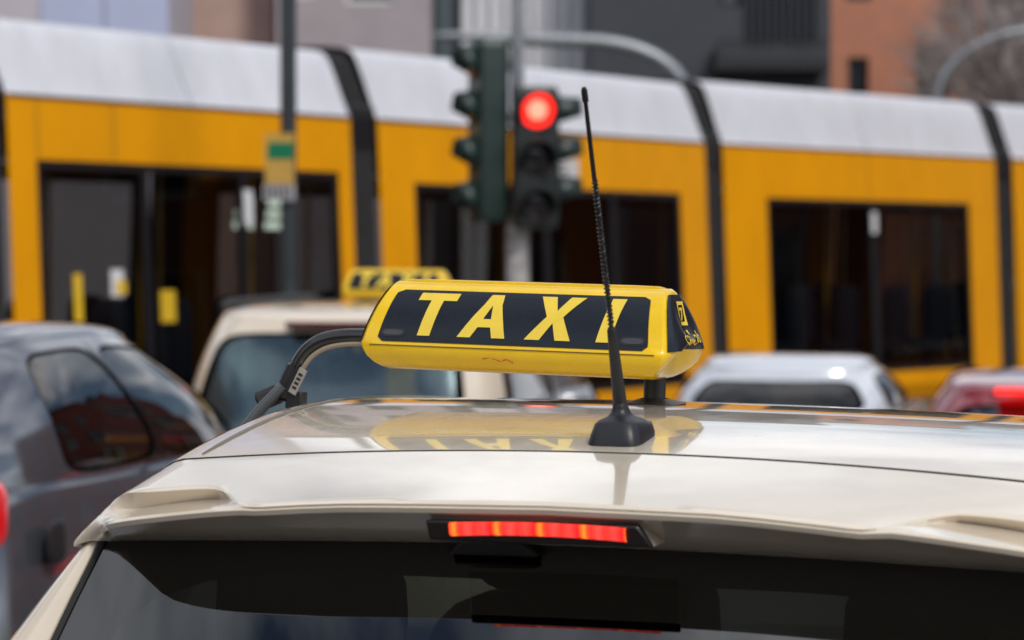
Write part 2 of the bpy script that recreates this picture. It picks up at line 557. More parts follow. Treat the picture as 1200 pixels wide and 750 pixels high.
# ------------------------------------------------------------------ tram
tram = empty('tram', (.4, 24.2, 0), 0, 'long yellow and white articulated tram crossing behind the cars', 'tram')
PROF = [(-.03, .28), (-.11, .42), (-.11, .62)]
def wall_off(z):
    return lin(z, [(.28, -.04), (.45, -.11), (.62, -.11), (3.03, 0)])
COVE = [(.0, 3.033), (.012, 3.045), (.04, 3.11), (.085, 3.22), (.145, 3.38), (.205, 3.53), (.245, 3.61), (.285, 3.655), (.36, 3.685), (.55, 3.71), (1.13, 3.74)]
WID = 2.26
def M(pair):
    A, B = Vector((*pair[0], 0)), Vector((*pair[1], 0))
    d = (B - A).normalized()
    return A, d, (B - A).length, Vector((-d.y, d.x, 0))        # inward (away from the viewer)
MODS = [((-6.05, 14.62), (-3.84, 17.70)), ((-3.57, 18.09), (-1.34, 21.2)), ((-1.13, 21.50), (1.944, 25.9)), ((2.15, 26.20), (5.65, 30.0)), ((5.91, 30.27), (9.4, 33.6))]
WINS = [[(.3, 1.9), (2.0, 3.5)], [(.33, 1.35), (1.42, 2.45), (2.52, 3.6)], [(.54, 2.44), (2.55, 3.6), (3.68, 4.81)], [(.78, 2.6), (2.73, 4.53)], [(.4, 2.2), (2.3, 4.2)]]
base = Vector(tram.location)
lamp_m = mat("tram_ceiling_lamp", (.8, .85, .8), .4, emit=(.85, 1, .85), estr=1.6)
pole_y = mat("handrail_yellow", (.75, .42, .01), .3, coat=.3)
seat_b = mat("tram_seat", (.03, .035, .06), .8, var=.3, vscale=20)
wallin = mat("tram_interior_panel", (.10, .10, .10), .6)
sticker_w = mat("sticker_white", (.7, .7, .72), .5)
sticker_y = mat("sticker_yellow", (.8, .5, .02), .5)
ends = []
for mi_, (pair, wins) in enumerate(zip(MODS, WINS)):
    A, d, L, nrm = M(pair)
    def P(k, off, z, A=A, d=d, nrm=nrm):
        p = A + d * k + nrm * off
        return (p.x - base.x, p.y - base.y, z)
    sec = bpy.data.objects.new('tram_section', None)
    COL.objects.link(sec)
    sec.parent = tram
    za, zb = .60, (2.57, 2.57, 2.505, 2.49, 2.48)[mi_]
    cf = (.86, .86, .93, 1, 1)[mi_]
    wa, wb = wins[0][0] - .06, wins[-1][1] + .06
    # body with window openings, both sides
    b = MB()
    ks = [0, .12, wa, wb, L - .12, L]
    zs = [.28, .45, za, zb, 3.03]
    for side in (0, 1):
        Q = (lambda k, z: P(k, wall_off(z), z)) if side == 0 else (lambda k, z: P(k, WID - wall_off(z), z))
        for k0, k1 in zip(ks, ks[1:]):
            for z0, z1 in zip(zs, zs[1:]):
                if k0 == wa and z0 == za: continue
                b.add([Q(k0, z0), Q(k1, z0), Q(k1, z1), Q(k0, z1)], [(0, 1, 2, 3)])
        # window reveal
        rv = .07
        o4 = [(wa, za), (wb, za), (wb, zb), (wa, zb)]
        off = (lambda k, z, e: P(k, wall_off(z) + e, z)) if side == 0 else (lambda k, z, e: P(k, WID - wall_off(z) - e, z))
        for (ka, z0), (kb, z1) in zip(o4, o4[1:] + o4[:1]):
            b.add([Q(ka, z0), Q(kb, z1), off(kb, z1, rv), off(ka, z0, rv)], [(0, 1, 2, 3)])
    b.build('body_side', TRAM_Y, sec, smooth=False)
    # white roof cove, split into panels
    nseg = 2 if L > 3 else 1
    for q in range(nseg):
        k0, k1 = q * L / nseg + (.008 if q else 0), (q + 1) * L / nseg
        cov = [(o, 3.033 + (z - 3.033) * cf) for o, z in COVE]
        full = cov + [(WID - o, z) for o, z in reversed(cov[:-1])]
        MB().grid([[P(k, o, z) for o, z in full] for k in [lerp(k0, k1, i / 6) for i in range(7)]]).build('roof_panel', TRAM_W, sec)
    MB().grid([[P(k, -.006, 3.02), P(k, -.006, 3.034), P(k, .012, 3.037)] and [P(k, -.008, 3.005), P(k, -.010, 3.032), P(k, .0, 3.036)] for k in (0.02, L - .02)]).build('gutter_strip', mat("gutter_dark", (.10, .07, .04), .6), sec, smooth=False)
    # floor, ceiling
    fl = MB()
    fl.add([P(.0, .05, .42), P(L, .05, .42), P(L, WID - .05, .42), P(0, WID - .05, .42)], [(0, 1, 2, 3)])
    fl.add([P(.0, .02, 2.62), P(L, .02, 2.62), P(L, WID - .02, 2.62), P(0, WID - .02, 2.62)], [(0, 1, 2, 3)])
    fl.build('floor_and_ceiling', wallin, sec, smooth=False)
    # black window surround + panes
    for side in (0, 1):
        off = (lambda k, z, e: P(k, wall_off(z) + e, z)) if side == 0 else (lambda k, z, e: P(k, WID - wall_off(z) - e, z))
        bars = []
        edges = [wa] + [v for wv in wins for v in wv] + [wb]
        sur = MB()
        def bar(k0, k1, z0, z1):
            vs = [off(k, z, e) for e in (.012, .06) for (k, z) in ((k0, z0), (k1, z0), (k1, z1), (k0, z1))]
            sur.add(vs, [(0, 1, 2, 3), (7, 6, 5, 4), (0, 4, 5, 1), (1, 5, 6, 2), (2, 6, 7, 3), (3, 7, 4, 0)])
        bar(wa + .001, wb - .001, za + .001, za + .06)
        bar(wa + .001, wb - .001, zb - .06, zb - .001)
        for k0, k1 in zip(edges[0::2], edges[1::2]):
            bar(k0 + .001, k1 - .001, za + .061, zb - .061)
        sur.build('window_surround', TRAM_B, sec, smooth=False)
        for k0, k1 in wins:
            MB().add([off(k0 - .01, za + .05, .03), off(k1 + .01, za + .05, .03), off(k1 + .01, zb - .05, .03), off(k0 - .01, zb - .05, .03)], [(0, 1, 2, 3)]).build('window_pane', GL_TRAM, sec, smooth=False)
    # interior fittings
    for k in [L * .2, L * .52, L * .86]:
        for e in (.62, WID - .62):
            MB().tube([P(k, e, .43), P(k, e, 2.6)], .018, 8).build('handrail', pole_y, sec)
    for i, k in enumerate([L * .3, L * .48, L * .66, L * .82]):
        for e in (.32, WID - .32):
            s_ = MB()
            x_, y_, _ = P(k, e, 0)
            s_.blob((x_, y_, .88), (.21, .21, .06), 4).blob((x_ + d.x * .2, y_ + d.y * .2, 1.2), (.16, .12, .36), 4)
            s_.tube([(x_, y_, .42), (x_, y_, .85)], .05, 8)
            s_.build('seat', seat_b, sec)
    MB().add([P(.3, WID / 2 - .12, 2.6), P(L - .3, WID / 2 - .12, 2.6), P(L - .3, WID / 2 + .12, 2.6), P(.3, WID / 2 + .12, 2.6)], [(0, 1, 2, 3)]).build('ceiling_lamp', mat("tram_lamp_dim", (.5, .5, .5), .5, emit=(.9, 1, .9), estr=.12), sec, smooth=False)
    def stick(k0, k1, z0, z1, m_, name='sticker', e=-.001):
        MB().add([P(k, wall_off(z) + e + q, z) for q in (.024, .027) for k, z in ((k0, z0), (k1, z0), (k1, z1), (k0, z1))],
                 [(0, 1, 2, 3), (7, 6, 5, 4), (0, 4, 5, 1), (1, 5, 6, 2), (2, 6, 7, 3), (3, 7, 4, 0)]).build(name, m_, sec, smooth=False)
    if mi_ == 1:
        stick(2.48, 2.58, 2.13, 2.4, sticker_w, e=-.02)
        stick(1.0, 1.13, 1.58, 1.78, sticker_w)
        stick(1.05, 1.15, 1.60, 1.70, sticker_y, e=-.008)
        stick(1.52, 1.68, 1.38, 1.62, sticker_y)
        stick(.62, .70, 1.4, 1.75, sticker_y)
        for k0 in (2.78, 3.16):
            for j in range(3):
                MB().add([P(k0 + .02 * j, .35, 2.10 + .09 * j), P(k0 + .24, .35, 2.10 + .09 * j), P(k0 + .24, .35, 2.16 + .09 * j), P(k0 + .02 * j, .35, 2.16 + .09 * j)], [(0, 1, 2, 3)]).build('display_lamp', lamp_m, sec, smooth=False)
    if mi_ == 3:
        stick(2.62, 2.72, 2.13, 2.36, sticker_w, e=-.02)
    if mi_ == 2:
        stick(2.0, 2.14, 1.2, 1.5, sticker_w)
    # small seam lines in the yellow body
    for k in ([.28, 1.05] if mi_ == 1 else [L * .5]):
        MB().add([P(k, wall_off(zb + .02) - .003, zb + .02), P(k + .014, wall_off(zb + .02) - .003, zb + .02), P(k + .014, -.003, 3.0), P(k, -.003, 3.0)], [(0, 1, 2, 3)]).build('body_seam', mat("seam_dark", (.30, .17, .01), .6), sec, smooth=False)
    ends.append((A, d, L, nrm))
# gangway bellows between the sections
for gi, ((A0, d0, L0, n0), (A1, d1, L1, n1)) in enumerate(zip(ends, ends[1:])):
    cov = [(o, 3.033 + (z - 3.033) * (.86, .89, .96, 1)[gi]) for o, z in COVE]
    full = [(wall_off(z), z) for z in (.35, .62, 1.6, 2.4, 2.85, 3.03)] + cov[2:] + [(WID - o, z) for o, z in reversed(cov[2:-1])] + [(WID - wall_off(z), z) for z in (3.03, 2.4, .62, .35)]
    E0, E1 = A0 + d0 * L0, A1
    N = 11
    rows, rowsb = [], []
    for i in range(N + 1):
        t = .02 + .96 * i / N
        c = E0.lerp(E1, t)
        nn = n0.lerp(n1, t).normalized()
        dep = .13 if i % 2 else .02
        row = []
        for o, z in full:
            oo = o + (dep if o < WID / 2 else -dep)
            p = c + nn * oo
            row.append((p.x - base.x, p.y - base.y, z - (dep if z > 3.04 else 0)))
        rows.append(row)
    g_ = MB().grid(rows).build('gangway_bellows', BELLOW, tram, smooth=False)
    band = MB()
    rr = []
    for t in (.03, .97):
        c = E0.lerp(E1, t)
        nn = n0.lerp(n1, t).normalized()
        rr.append([((c + nn * o).x - base.x, (c + nn * o).y - base.y, z) for o, z in ((.015, 2.78), (.012, 2.8), (.010, 3.03), (.028, 3.12), (.06, 3.14))])
    band.grid(rr).build('clamp_band', TRAM_B, g_, smooth=False)

# ------------------------------------------------------------------ traffic lights and poles
def pole_tube(name, r, h, m, parent, taper=1.):
    return MB().tube([(0, 0, 0), (0, 0, .25), (0, 0, .26), (0, 0, h)], [r * 1.6, r * 1.6, r, r * taper], 14).build(name, m, parent)
sig = empty('signal_pole', (.035, 16.45, .12), 0, 'grey metal pole carrying the traffic light heads', 'pole')
pole_tube('shaft', .045, 5.2, METAL, sig)
wr = MB()
wr.tube([(0, 0, 1.55), (0, 0, 2.02)], .075, 14)
wr.build('notice_wrap', mat("paper_notice", (.45, .43, .42), .8, var=.6, vscale=14), sig)
MB().tube([(0, 0, 4.02), (-1.2, .0, 4.05)], .012, 6).build('cable', DARKMET, sig)

def signal_head(name, loc, rz, n, house, lit, label, visor=.17, pitch=.30):
    """n lamp sections, facing local -y"""
    root = empty(name, loc, rz, label, 'traffic light', 'traffic light heads on the grey pole')
    H = pitch * n
    b = MB()
    rows = []
    for z, s_ in ((0, .86), (.03, .97), (.06, 1), (H - .06, 1), (H - .03, .97), (H, .86)):
        rows.append([(s_ * .145 * x, .07 + s_ * .10 * y, z) for x, y in ((-1, -.8), (-.85, -1), (.85, -1), (1, -.8), (1, .6), (.75, 1), (-.75, 1), (-1, .6))])
    b.grid(rows, 0, True)
    b.add(rows[0], [tuple(range(7, -1, -1))]).add(rows[-1], [tuple(range(8))])
    b.build('housing', house, root, angle=25)
    for i in range(n):
        zc = H - pitch * (i + .5)
        on = lit == i
        lens = MB()
        rws = []
        for q in range(6):
            rr = .114 * math.sin(q / 5 * math.pi / 2) + 1e-4
            rws.append([(rr * math.cos(t), -.033 - .028 * math.cos(q / 5 * math.pi / 2), zc + rr * math.sin(t)) for t in [2 * math.pi * k / 24 for k in range(24)]])
        lens.grid(rws, 0, True)
        lens.build('lens', (mat("red_signal_lit", (.8, .02, .02), .3, emit=(1, .018, .010), estr=2.2) if on else
                            mat("signal_lens_dark", (.02, .02, .022), .12, coat=.6) if i else mat("red_lens_dark", (.06, .01, .012), .15, coat=.5)), root)
        if on:
            core = MB()
            core.blob((0, -.060, zc), (.062, .012, .062), 2)
            core.build('lamp_core', mat("red_signal_core", (1, .3, .2), .3, emit=(1., .20, .13), estr=2.4), root)
        vz = MB()
        rws = []
        for y_, cut in ((-.028, R(-40)), (-.028 - visor, R(5))):
            out = []
            for k in range(19):
                t = lerp(cut, math.pi - cut, k / 18)
                out.append((.118 * math.cos(t), y_, zc + .118 * math.sin(t) - (0 if y_ > -.05 else .018)))
            rws.append(out)
        vz.grid(rws)
        vz.build('visor', house, root, solid=.006)
    for bz in (.12, H - .2):
        MB().box((-.03, .171, bz), (.03, .215, bz + .08)).build('bracket', METAL, root, smooth=False)
    return root
# horizontal offsets: the head faces its local -y
signal_head('traffic_light', (.155, 16.27, 2.055), R(6), 3, SIGDARK, 0, 'traffic light head showing a lit red lamp, facing the viewer')
signal_head('traffic_light', (-.215, 16.40, 2.10), R(-72), 4, SIGGREEN, None, 'tall dark green four-lamp traffic light head turned to the left', visor=.12, pitch=.29)
signal_head('traffic_light', (.20, 16.72, 2.16), R(80), 3, SIGGREEN, None, 'traffic light head turned to the right, its visors showing behind the red lamp', visor=.22, pitch=.26)
sg = empty('small_sign', (.345, 16.95, 2.36), 0, 'small white square sign plate behind the red traffic light', 'sign')
MB().box((-.095, 0, 0), (.095, .006, .16)).build('plate', sticker_w, sg, smooth=False)
for q in range(3):
    MB().box((-.05, -.003, .03 + .04 * q), (.04 - .02 * q, -.0005, .048 + .04 * q)).build('print_line', mat("print_grey", (.12, .12, .13), .6), sg, smooth=False)
MB().box((-.345, .02, .07), (.0, .04, .09)).build('holder', METAL, sg, smooth=False)

dp = empty('dark_pole', (-1.53, 17.55, .12), 0, 'dark grey slim pole with a green and yellow plate, left of the traffic lights', 'pole')
pole_tube('shaft', .056, 6.2, DARKMET, dp)
pl = MB().box((-.155, -.085, 2.25), (.045, -.07, 2.595)).build('plate', mat("plate_ochre", (.55, .33, .06), .5, var=.2, vscale=10), dp, smooth=False)
MB().box((-.135, -.0885, 2.42), (.043, -.0855, 2.535)).build('green_band', mat("sign_green", (.0, .16, .07), .4), pl, smooth=False)
pn = MB().box((-.165, -.084, 2.14), (.05, -.072, 2.247)).build('paper', mat("paper_grey", (.42, .41, .42), .8), dp, smooth=False)
for q in range(5):
    MB().box((-.15 + q * .038, -.0865, 2.15), (-.128 + q * .038, -.0845, 2.24)).build('print_mark', mat("print_dark", (.07, .07, .08), .7), pn, smooth=False)
MB().tube([(.0, 0, 3.55), (.25, .05, 3.95), (.45, .08, 4.3)], .01, 6).build('cable', DARKMET, dp)

# ------------------------------------------------------------------ generic car
def wheel(parent, x, y, r, side):
    b = MB()
    prof = [(r * .62, 0), (r * .93, .0), (r, .04), (r, .16), (r * .93, .2), (r * .62, .2)]
    rows = [[(x + side * (o - .2), y + q * math.cos(t), r + q * math.sin(t)) for t in [2 * math.pi * k / 28 for k in range(28)]] for q, o in prof]
    b.grid(rows, 0, True)
    t_ = b.build('wheel', RUBBER, parent)
    rm = MB()
    rows = [[(x + side * (o - .2), y + q * math.cos(t), r + q * math.sin(t)) for t in [2 * math.pi * k / 28 for k in range(28)]] for q, o in ((.001, .17), (r * .2, .175), (r * .55, .15), (r * .62, .19))]
    rm.grid(rows, 0, True)
    rm.build('rim', RIM, t_)

def sq(s_, n_):
    """point on a rounded unit square; s 0-1 rear (left to right), 1-2 right side, 2-3 front, 3-4 left side"""
    s_ = s_ % 4
    k, f = int(s_), s_ - int(s_)
    x, y = [(-1 + 2 * f, -1), (1, -1 + 2 * f), (1 - 2 * f, 1), (-1, 1 - 2 * f)][k]
    q = (abs(x) ** n_ + abs(y) ** n_) ** (1 / n_)
    return x / q, y / q

def lower_body(root, paint, L, hw, belt, y0=0., hood=.0):
    rings = [(.19, hw - .10, .16, .16, 7), (.24, hw - .03, .06, .08, 7), (.42, hw - .005, .01, .01, 7), (.60, hw, .0, .0, 6), (.78, hw - .012, .02, .08, 6),
             (belt - .06, hw - .035, .07, .30, 5), (belt - .01, hw - .06, .11, .42, 5), (belt + .005, hw - .10, .16, .5, 5)]
    NS = 96
    rows = []
    for z, h_, a, c, n_ in rings:
        yc, hl = y0 + (L + a - c) / 2, (L - a - c) / 2
        row = []
        for i in range(NS):
            x, y = sq(4 * i / NS, n_)
            zz = z
            if y > 0 and z > .7:
                zz = z - (z - .7) * .38 * sstep(.35, 1, y)
            row.append((h_ * x, yc + hl * y, zz))
        rows.append(row)
    last = rows[-1]
    cx, cy = 0, sum(p[1] for p in last) / NS
    for f, up in ((.9, .008), (.6, .02), (.001, .03)):
        rows.append([(p[0] * f, cy + (p[1] - cy) * f, p[2] + up) for p in last])
    b = MB().grid(rows, 0, True)
    b.add(rows[0], [tuple(range(NS))])
    o = b.build('body', paint, root, angle=40)
    for sx in (-1, 1):
        for wy in (y0 + .75, y0 + L - .85):
            wheel(root, sx * (hw + .012), wy, .32, sx)
            a = MB()
            rws = [[(sx * (hw - .05 + e), wy + q * math.cos(t), .32 + q * math.sin(t)) for t in [R(-12 + 204 * k / 24) for k in range(25)]] for q, e in ((.355, 0), (.36, .058), (.39, .062), (.395, .0))]
            a.grid(rws).build('wheel_arch', BLACK_PL, root)
    return o

class Cabin:
    def __init__(s, belt, roof, nb=5, nr=5, zb=.95, zr=1.45, bulge=.03, crown=.04, drop_f=.05, drop_r=.04):
        s.b, s.r, s.nb, s.nr, s.zb, s.zr, s.bul, s.cr, s.df, s.dr = belt, roof, nb, nr, zb, zr, bulge, crown, drop_f, drop_r
    def roofz(s, y):
        hw, y0, y1 = s.r
        t = (y - (y0 + y1) / 2) / ((y1 - y0) / 2)
        return s.zr - (s.df if t > 0 else s.dr) * abs(t) ** 2.2
    def P(s, u, h, out=0.):
        n_ = lerp(s.nb, s.nr, h)
        x, y = sq(u, n_)
        hb, b0, b1 = s.b
        hr, r0, r1 = s.r
        k = s.bul * 4 * h * (1 - h) + out
        X = x * (lerp(hb, hr, h) + k)
        Y = lerp((b0 + b1) / 2, (r0 + r1) / 2, h) + y * (lerp((b1 - b0) / 2, (r1 - r0) / 2, h) + k)
        zt = s.roofz(lerp((r0 + r1) / 2, Y, 1) if h > .99 else (r0 + r1) / 2 + y * (r1 - r0) / 2)
        return (X, Y, lerp(s.zb, zt - s.cr, h))
    def build(s, root, paint, cells, black=()):
        """cells: (sa, sb, s0, s1, h0, h1, round, glassmat, name)"""
        fr = MB()
        K = 12
        for sa, sb, s0, s1, h0, h1, rd, gm, nm in cells:
            cs, ch, ws, hs = (s0 + s1) / 2, (h0 + h1) / 2, (s1 - s0) / 2, (h1 - h0) / 2
            inner, outer = [], []
            # walk round the four edges
            per = []
            for e in range(4):
                for k in range(K):
                    f = -1 + 2 * k / K
                    per.append([(f, -1), (1, f), (-f, 1), (-1, -f)][e])
            for (px, py) in per:
                q = (abs(px) ** rd + abs(py) ** rd) ** (1 / rd)
                inner.append((cs + ws * px / q, ch + hs * py / q))
                ox = sa + (sb - sa) * (px + 1) / 2
                oy = (py + 1) / 2
                outer.append((ox, oy))
            Kn = len(per)
            mid = [(lerp(a[0], b_[0], .5), lerp(a[1], b_[1], .5)) for a, b_ in zip(inner, outer)]
            rows = [[s.P(a, h) for a, h in ring] for ring in (outer, mid, inner)]
            o = len(fr.v)
            fr.v += [p for r in rows for p in r]
            for i in range(2):
                for j in range(Kn):
                    k = (j + 1) % Kn
                    fr.f.append((o + i * Kn + j, o + i * Kn + k, o + (i + 1) * Kn + k, o + (i + 1) * Kn + j))
                    a0 = (outer[j][0] + inner[j][0]) / 2
                    h0_ = (outer[j][1] + inner[j][1]) / 2
                    fr.m.append(1 if h0_ < .93 and any(x0 < a0 < x1 for x0, x1 in black) else 0)
            # window seal (return edge) and pane
            ring_in = [s.P(a, h, -.012) for a, h in inner]
            o = len(fr.v)
            fr.v += rows[2] + ring_in
            for j in range(Kn):
                k = (j + 1) % Kn
                fr.f.append((o + j, o + k, o + Kn + k, o + Kn + j))
                fr.m.append(1)
            pn_ = MB()
            for i, (fa, fb) in enumerate(((1.0, .93), (.93, .62), (.62, .3), (.3, .001))):
                ra = [s.P(cs + (a - cs) * fa, ch + (h - ch) * fa, -.010) for a, h in inner]
                rb = [s.P(cs + (a - cs) * fb, ch + (h - ch) * fb, -.010) for a, h in inner]
                pn_.grid([ra, rb], 1 if i == 0 else 0, True)
            pn_.build(nm, [gm, FRIT], root)
        # roof skin
        NS = 120
        rim = [s.P(4 * i / NS, 1.0) for i in range(NS)]
        hr, r0, r1 = s.r
        cy = (r0 + r1) / 2
        rows = [rim]
        for f, up in ((.985, .35), (.95, .62), (.88, .8), (.7, .93), (.4, .99), (.001, 1.)):
            row = []
            for p in rim:
                Y = cy + (p[1] - cy) * f
                zz = s.roofz(Y) - s.cr
                row.append((p[0] * f, Y, zz + s.cr * up))
            rows.append(row)
        fr.grid(rows, 0, True)
        fr.build('cabin_frame', [paint, BLACK_GL], root, angle=50)

def seats(root, zs, ys, xs=(-.36, .36), m_=SEATM):
    for y in ys:
        for x in xs:
            s_ = MB()
            s_.blob((x, y, zs), (.25, .28, .12), 4).blob((x, y - .26, zs + .34), (.24, .09, .36), 4)
            st = s_.build('seat', m_, root)
            h_ = MB().blob((x, y - .30, zs + .79), (.13, .055, .09), 3.5)
            h_.tube([(x - .05, y - .29, zs + .6), (x - .05, y - .30, zs + .8)], .008, 6).tube([(x + .05, y - .29, zs + .6), (x + .05, y - .30, zs + .8)], .008, 6)
            h_.build('headrest', m_, st)

def tail_lamp(root, x, y, z, hx, hz, m_, hy=.07):
    return MB().blob((x, y, z), (hx, hy, hz), 4).build('tail_light', m_, root)

def std_cells(gr, gs, r_rd=7, s_rd=6, qa=None):
    rs = gs
    c = [(-.02, 1.02, .07, .93, .10, .90, r_rd, gr, 'rear_window')]
    c += [(1.02, 1.5, 1.12, 1.485, .10, .86, s_rd, rs, 'side_window'), (1.5, 1.98, 1.515, 1.93, .10, .86, s_rd, rs, 'side_window')]
    c += [(1.98, 3.02, 2.05, 2.95, .08, .92, 8, GL_CLEAR, 'windscreen')]
    c += [(3.02, 3.5, 3.07, 3.485, .10, .86, s_rd, rs, 'side_window'), (3.5, 3.98, 3.515, 3.88, .10, .86, s_rd, rs, 'side_window')]
    return c

# dark grey car at the left: its side windows face the viewer
dark_paint = mat("dark_grey_metallic", (.17, .18, .205), .16, metal=.75, coat=1., rvar=.05, vscale=6)
FW = lambda yaw: (math.sin(R(yaw)), math.cos(R(yaw)))
lc = empty('parked_car', (-2.29, 7.0, 0), R(-14), 'dark grey metallic car at the left edge with rounded side windows', 'car')
lower_body(lc, dark_paint, 3.9, .90, 1.21)
cab = Cabin((.80, .26, 2.75), (.61, .50, 2.05), 4.5, 4.0, 1.20, 1.675, .05, .05, .07, .06)
cells = [(-.02, 1.02, .10, .90, .12, .88, 6, GL_CAR, 'rear_window'),
         (1.02, 1.53, 1.22, 1.522, .06, .93, 6, GL_SIDE, 'side_window'), (1.53, 1.98, 1.538, 1.91, .06, .93, 8, GL_SIDE, 'side_window'),
         (1.98, 3.02, 2.05, 2.95, .08, .92, 8, GL_CLEAR, 'windscreen'),
         (3.02, 3.5, 3.10, 3.485, .06, .84, 6, GL_SIDE, 'side_window'), (3.5, 3.98, 3.515, 3.80, .06, .84, 5, GL_SIDE, 'side_window')]
cab.build(lc, dark_paint, cells, black=((1.45, 1.62), (3.40, 3.55)))
seats(lc, .5, (1.2, 2.1))
for sx in (-1, 1):
    tail_lamp(lc, sx * .775, .20, 1.165, .08, .10, TAIL, .13)
MB().blob((.872, .56, 1.06), (.010, .06, .06), 4).build('fuel_flap', BLACK_PL, lc)

# second beige taxi ahead
t2 = empty('taxi_car', (-.86, 11.35, 0), R(-13), 'beige taxi van ahead, behind the black sign arm, with teal tinted rear window', 'car')
lower_body(t2, BEIGE, 4.1, .86, 1.02)
cab = Cabin((.78, .06, 3.05), (.655, .30, 2.25), 7, 6, 1.0, 1.665, .035, .045, .06, .03)
GL_TEAL = glass("teal_tinted_glass", (.16, .26, .27), 2.2, 0.16, (.66, .9, 1))
cab.build(t2, BEIGE, std_cells(GL_TEAL, GL_SIDE), black=((1.47, 1.53), (3.47, 3.53)))
seats(t2, .5, (1.1, 2.0))
MB().box((-.22, .20, 1.555), (.30, .30, 1.583)).build('high_brake_light', STOP_OFF, t2, bevel=.006)
for sx in (-1, 1):
    tail_lamp(t2, sx * .73, .17, .95, .055, .12, TAIL)
    MB().tube([(sx * .60, .42, 1.64), (sx * .60, .55, 1.665), (sx * .60, 1.8, 1.672), (sx * .60, 2.0, 1.63)], .016, 8).build('roof_rail', BLACK_PL, t2)

# silver white coupe
silver = mat("silver_white_paint", (.62, .65, .70), .2, metal=.25, coat=1.)
wc = empty('parked_car', (1.54, 15.75, 0), R(-13), 'silver white low car with dark rear window, right of the near taxi sign', 'car')
lower_body(wc, silver, 4.2, .88, .86)
cab = Cabin((.76, .55, 3.0), (.56, .95, 1.95), 3.6, 3.2, .85, 1.225, .06, .06, .06, .07)
cells = std_cells(glass('dark_rear_glass', (.06, .07, .07), 1.55), GL_SIDE, 5, 4)
cab.build(wc, silver, cells, black=((1.49, 1.51), (3.49, 3.51)))
seats(wc, .35, (1.9,))
for sx in (-1, 1):
    tail_lamp(wc, sx * .72, .16, .74, .10, .07, TAIL)

# dark red car
red = mat("dark_red_paint", (.24, .006, .016), .14, coat=1., metal=.2)
rc = empty('parked_car', (2.27, 10.25, 0), R(-13), 'dark red car at the right edge with its high brake light lit', 'car')
lower_body(rc, red, 4.0, .88, .98)
cab = Cabin((.76, .12, 2.9), (.58, .34, 2.05), 5, 4.5, .95, 1.385, .04, .05, .07, .04)
cab.build(rc, red, std_cells(GL_CAR, GL_SIDE), black=((1.49, 1.51), (3.49, 3.51)))
seats(rc, .45, (1.2, 2.0))
MB().box((-.34, .24, 1.305), (.22, .34, 1.332)).build('high_brake_light', STOP, rc, bevel=.006)
for sx in (-1, 1):
    tail_lamp(rc, sx * .76, .14, .86, .08, .1, TAIL)

# ------------------------------------------------------------------ taxi roof sign
SPROF = [(-.010, .140), (-.022, .1375), (-.036, .130), (-.050, .119), (-.064, .105), (-.076, .089), (-.086, .072), (-.094, .055), (-.0985, .044),
         (-.1005, .041), (-.100, .034), (-.095, .022), (-.086, .012), (-.073, .005), (-.055, .001), (-.03, 0)]
def prof_len(pr):
    L_ = [0]
    for a, b_ in zip(pr, pr[1:]):
        L_.append(L_[-1] + math.dist(a, b_))
    return L_
FACE = SPROF[2:9]
FL = prof_len(FACE)
def face_pt(b_, off):
    """b 0 (bottom) .. 1 (top) along the sloping front face, pushed out by off"""
    t = (1 - b_) * FL[-1]
    for i in range(len(FACE) - 1):
        if t <= FL[i + 1] or i == len(FACE) - 2:
            f = (t - FL[i]) / (FL[i + 1] - FL[i])
            y, z = lerp(FACE[i][0], FACE[i + 1][0], f), lerp(FACE[i][1], FACE[i + 1][1], f)
            # smoothed normal
            def nrm_(j):
                j0, j1 = max(j - 1, 0), min(j + 1, len(FACE) - 1)
                dy, dz = FACE[j1][0] - FACE[j0][0], FACE[j1][1] - FACE[j0][1]
                l_ = math.hypot(dy, dz)
                return (dz / l_, -dy / l_)
            n0, n1 = nrm_(i), nrm_(i + 1)
            ny, nz_ = lerp(n0[0], n1[0], f), lerp(n0[1], n1[1], f)
            return y + ny * off, z + nz_ * off

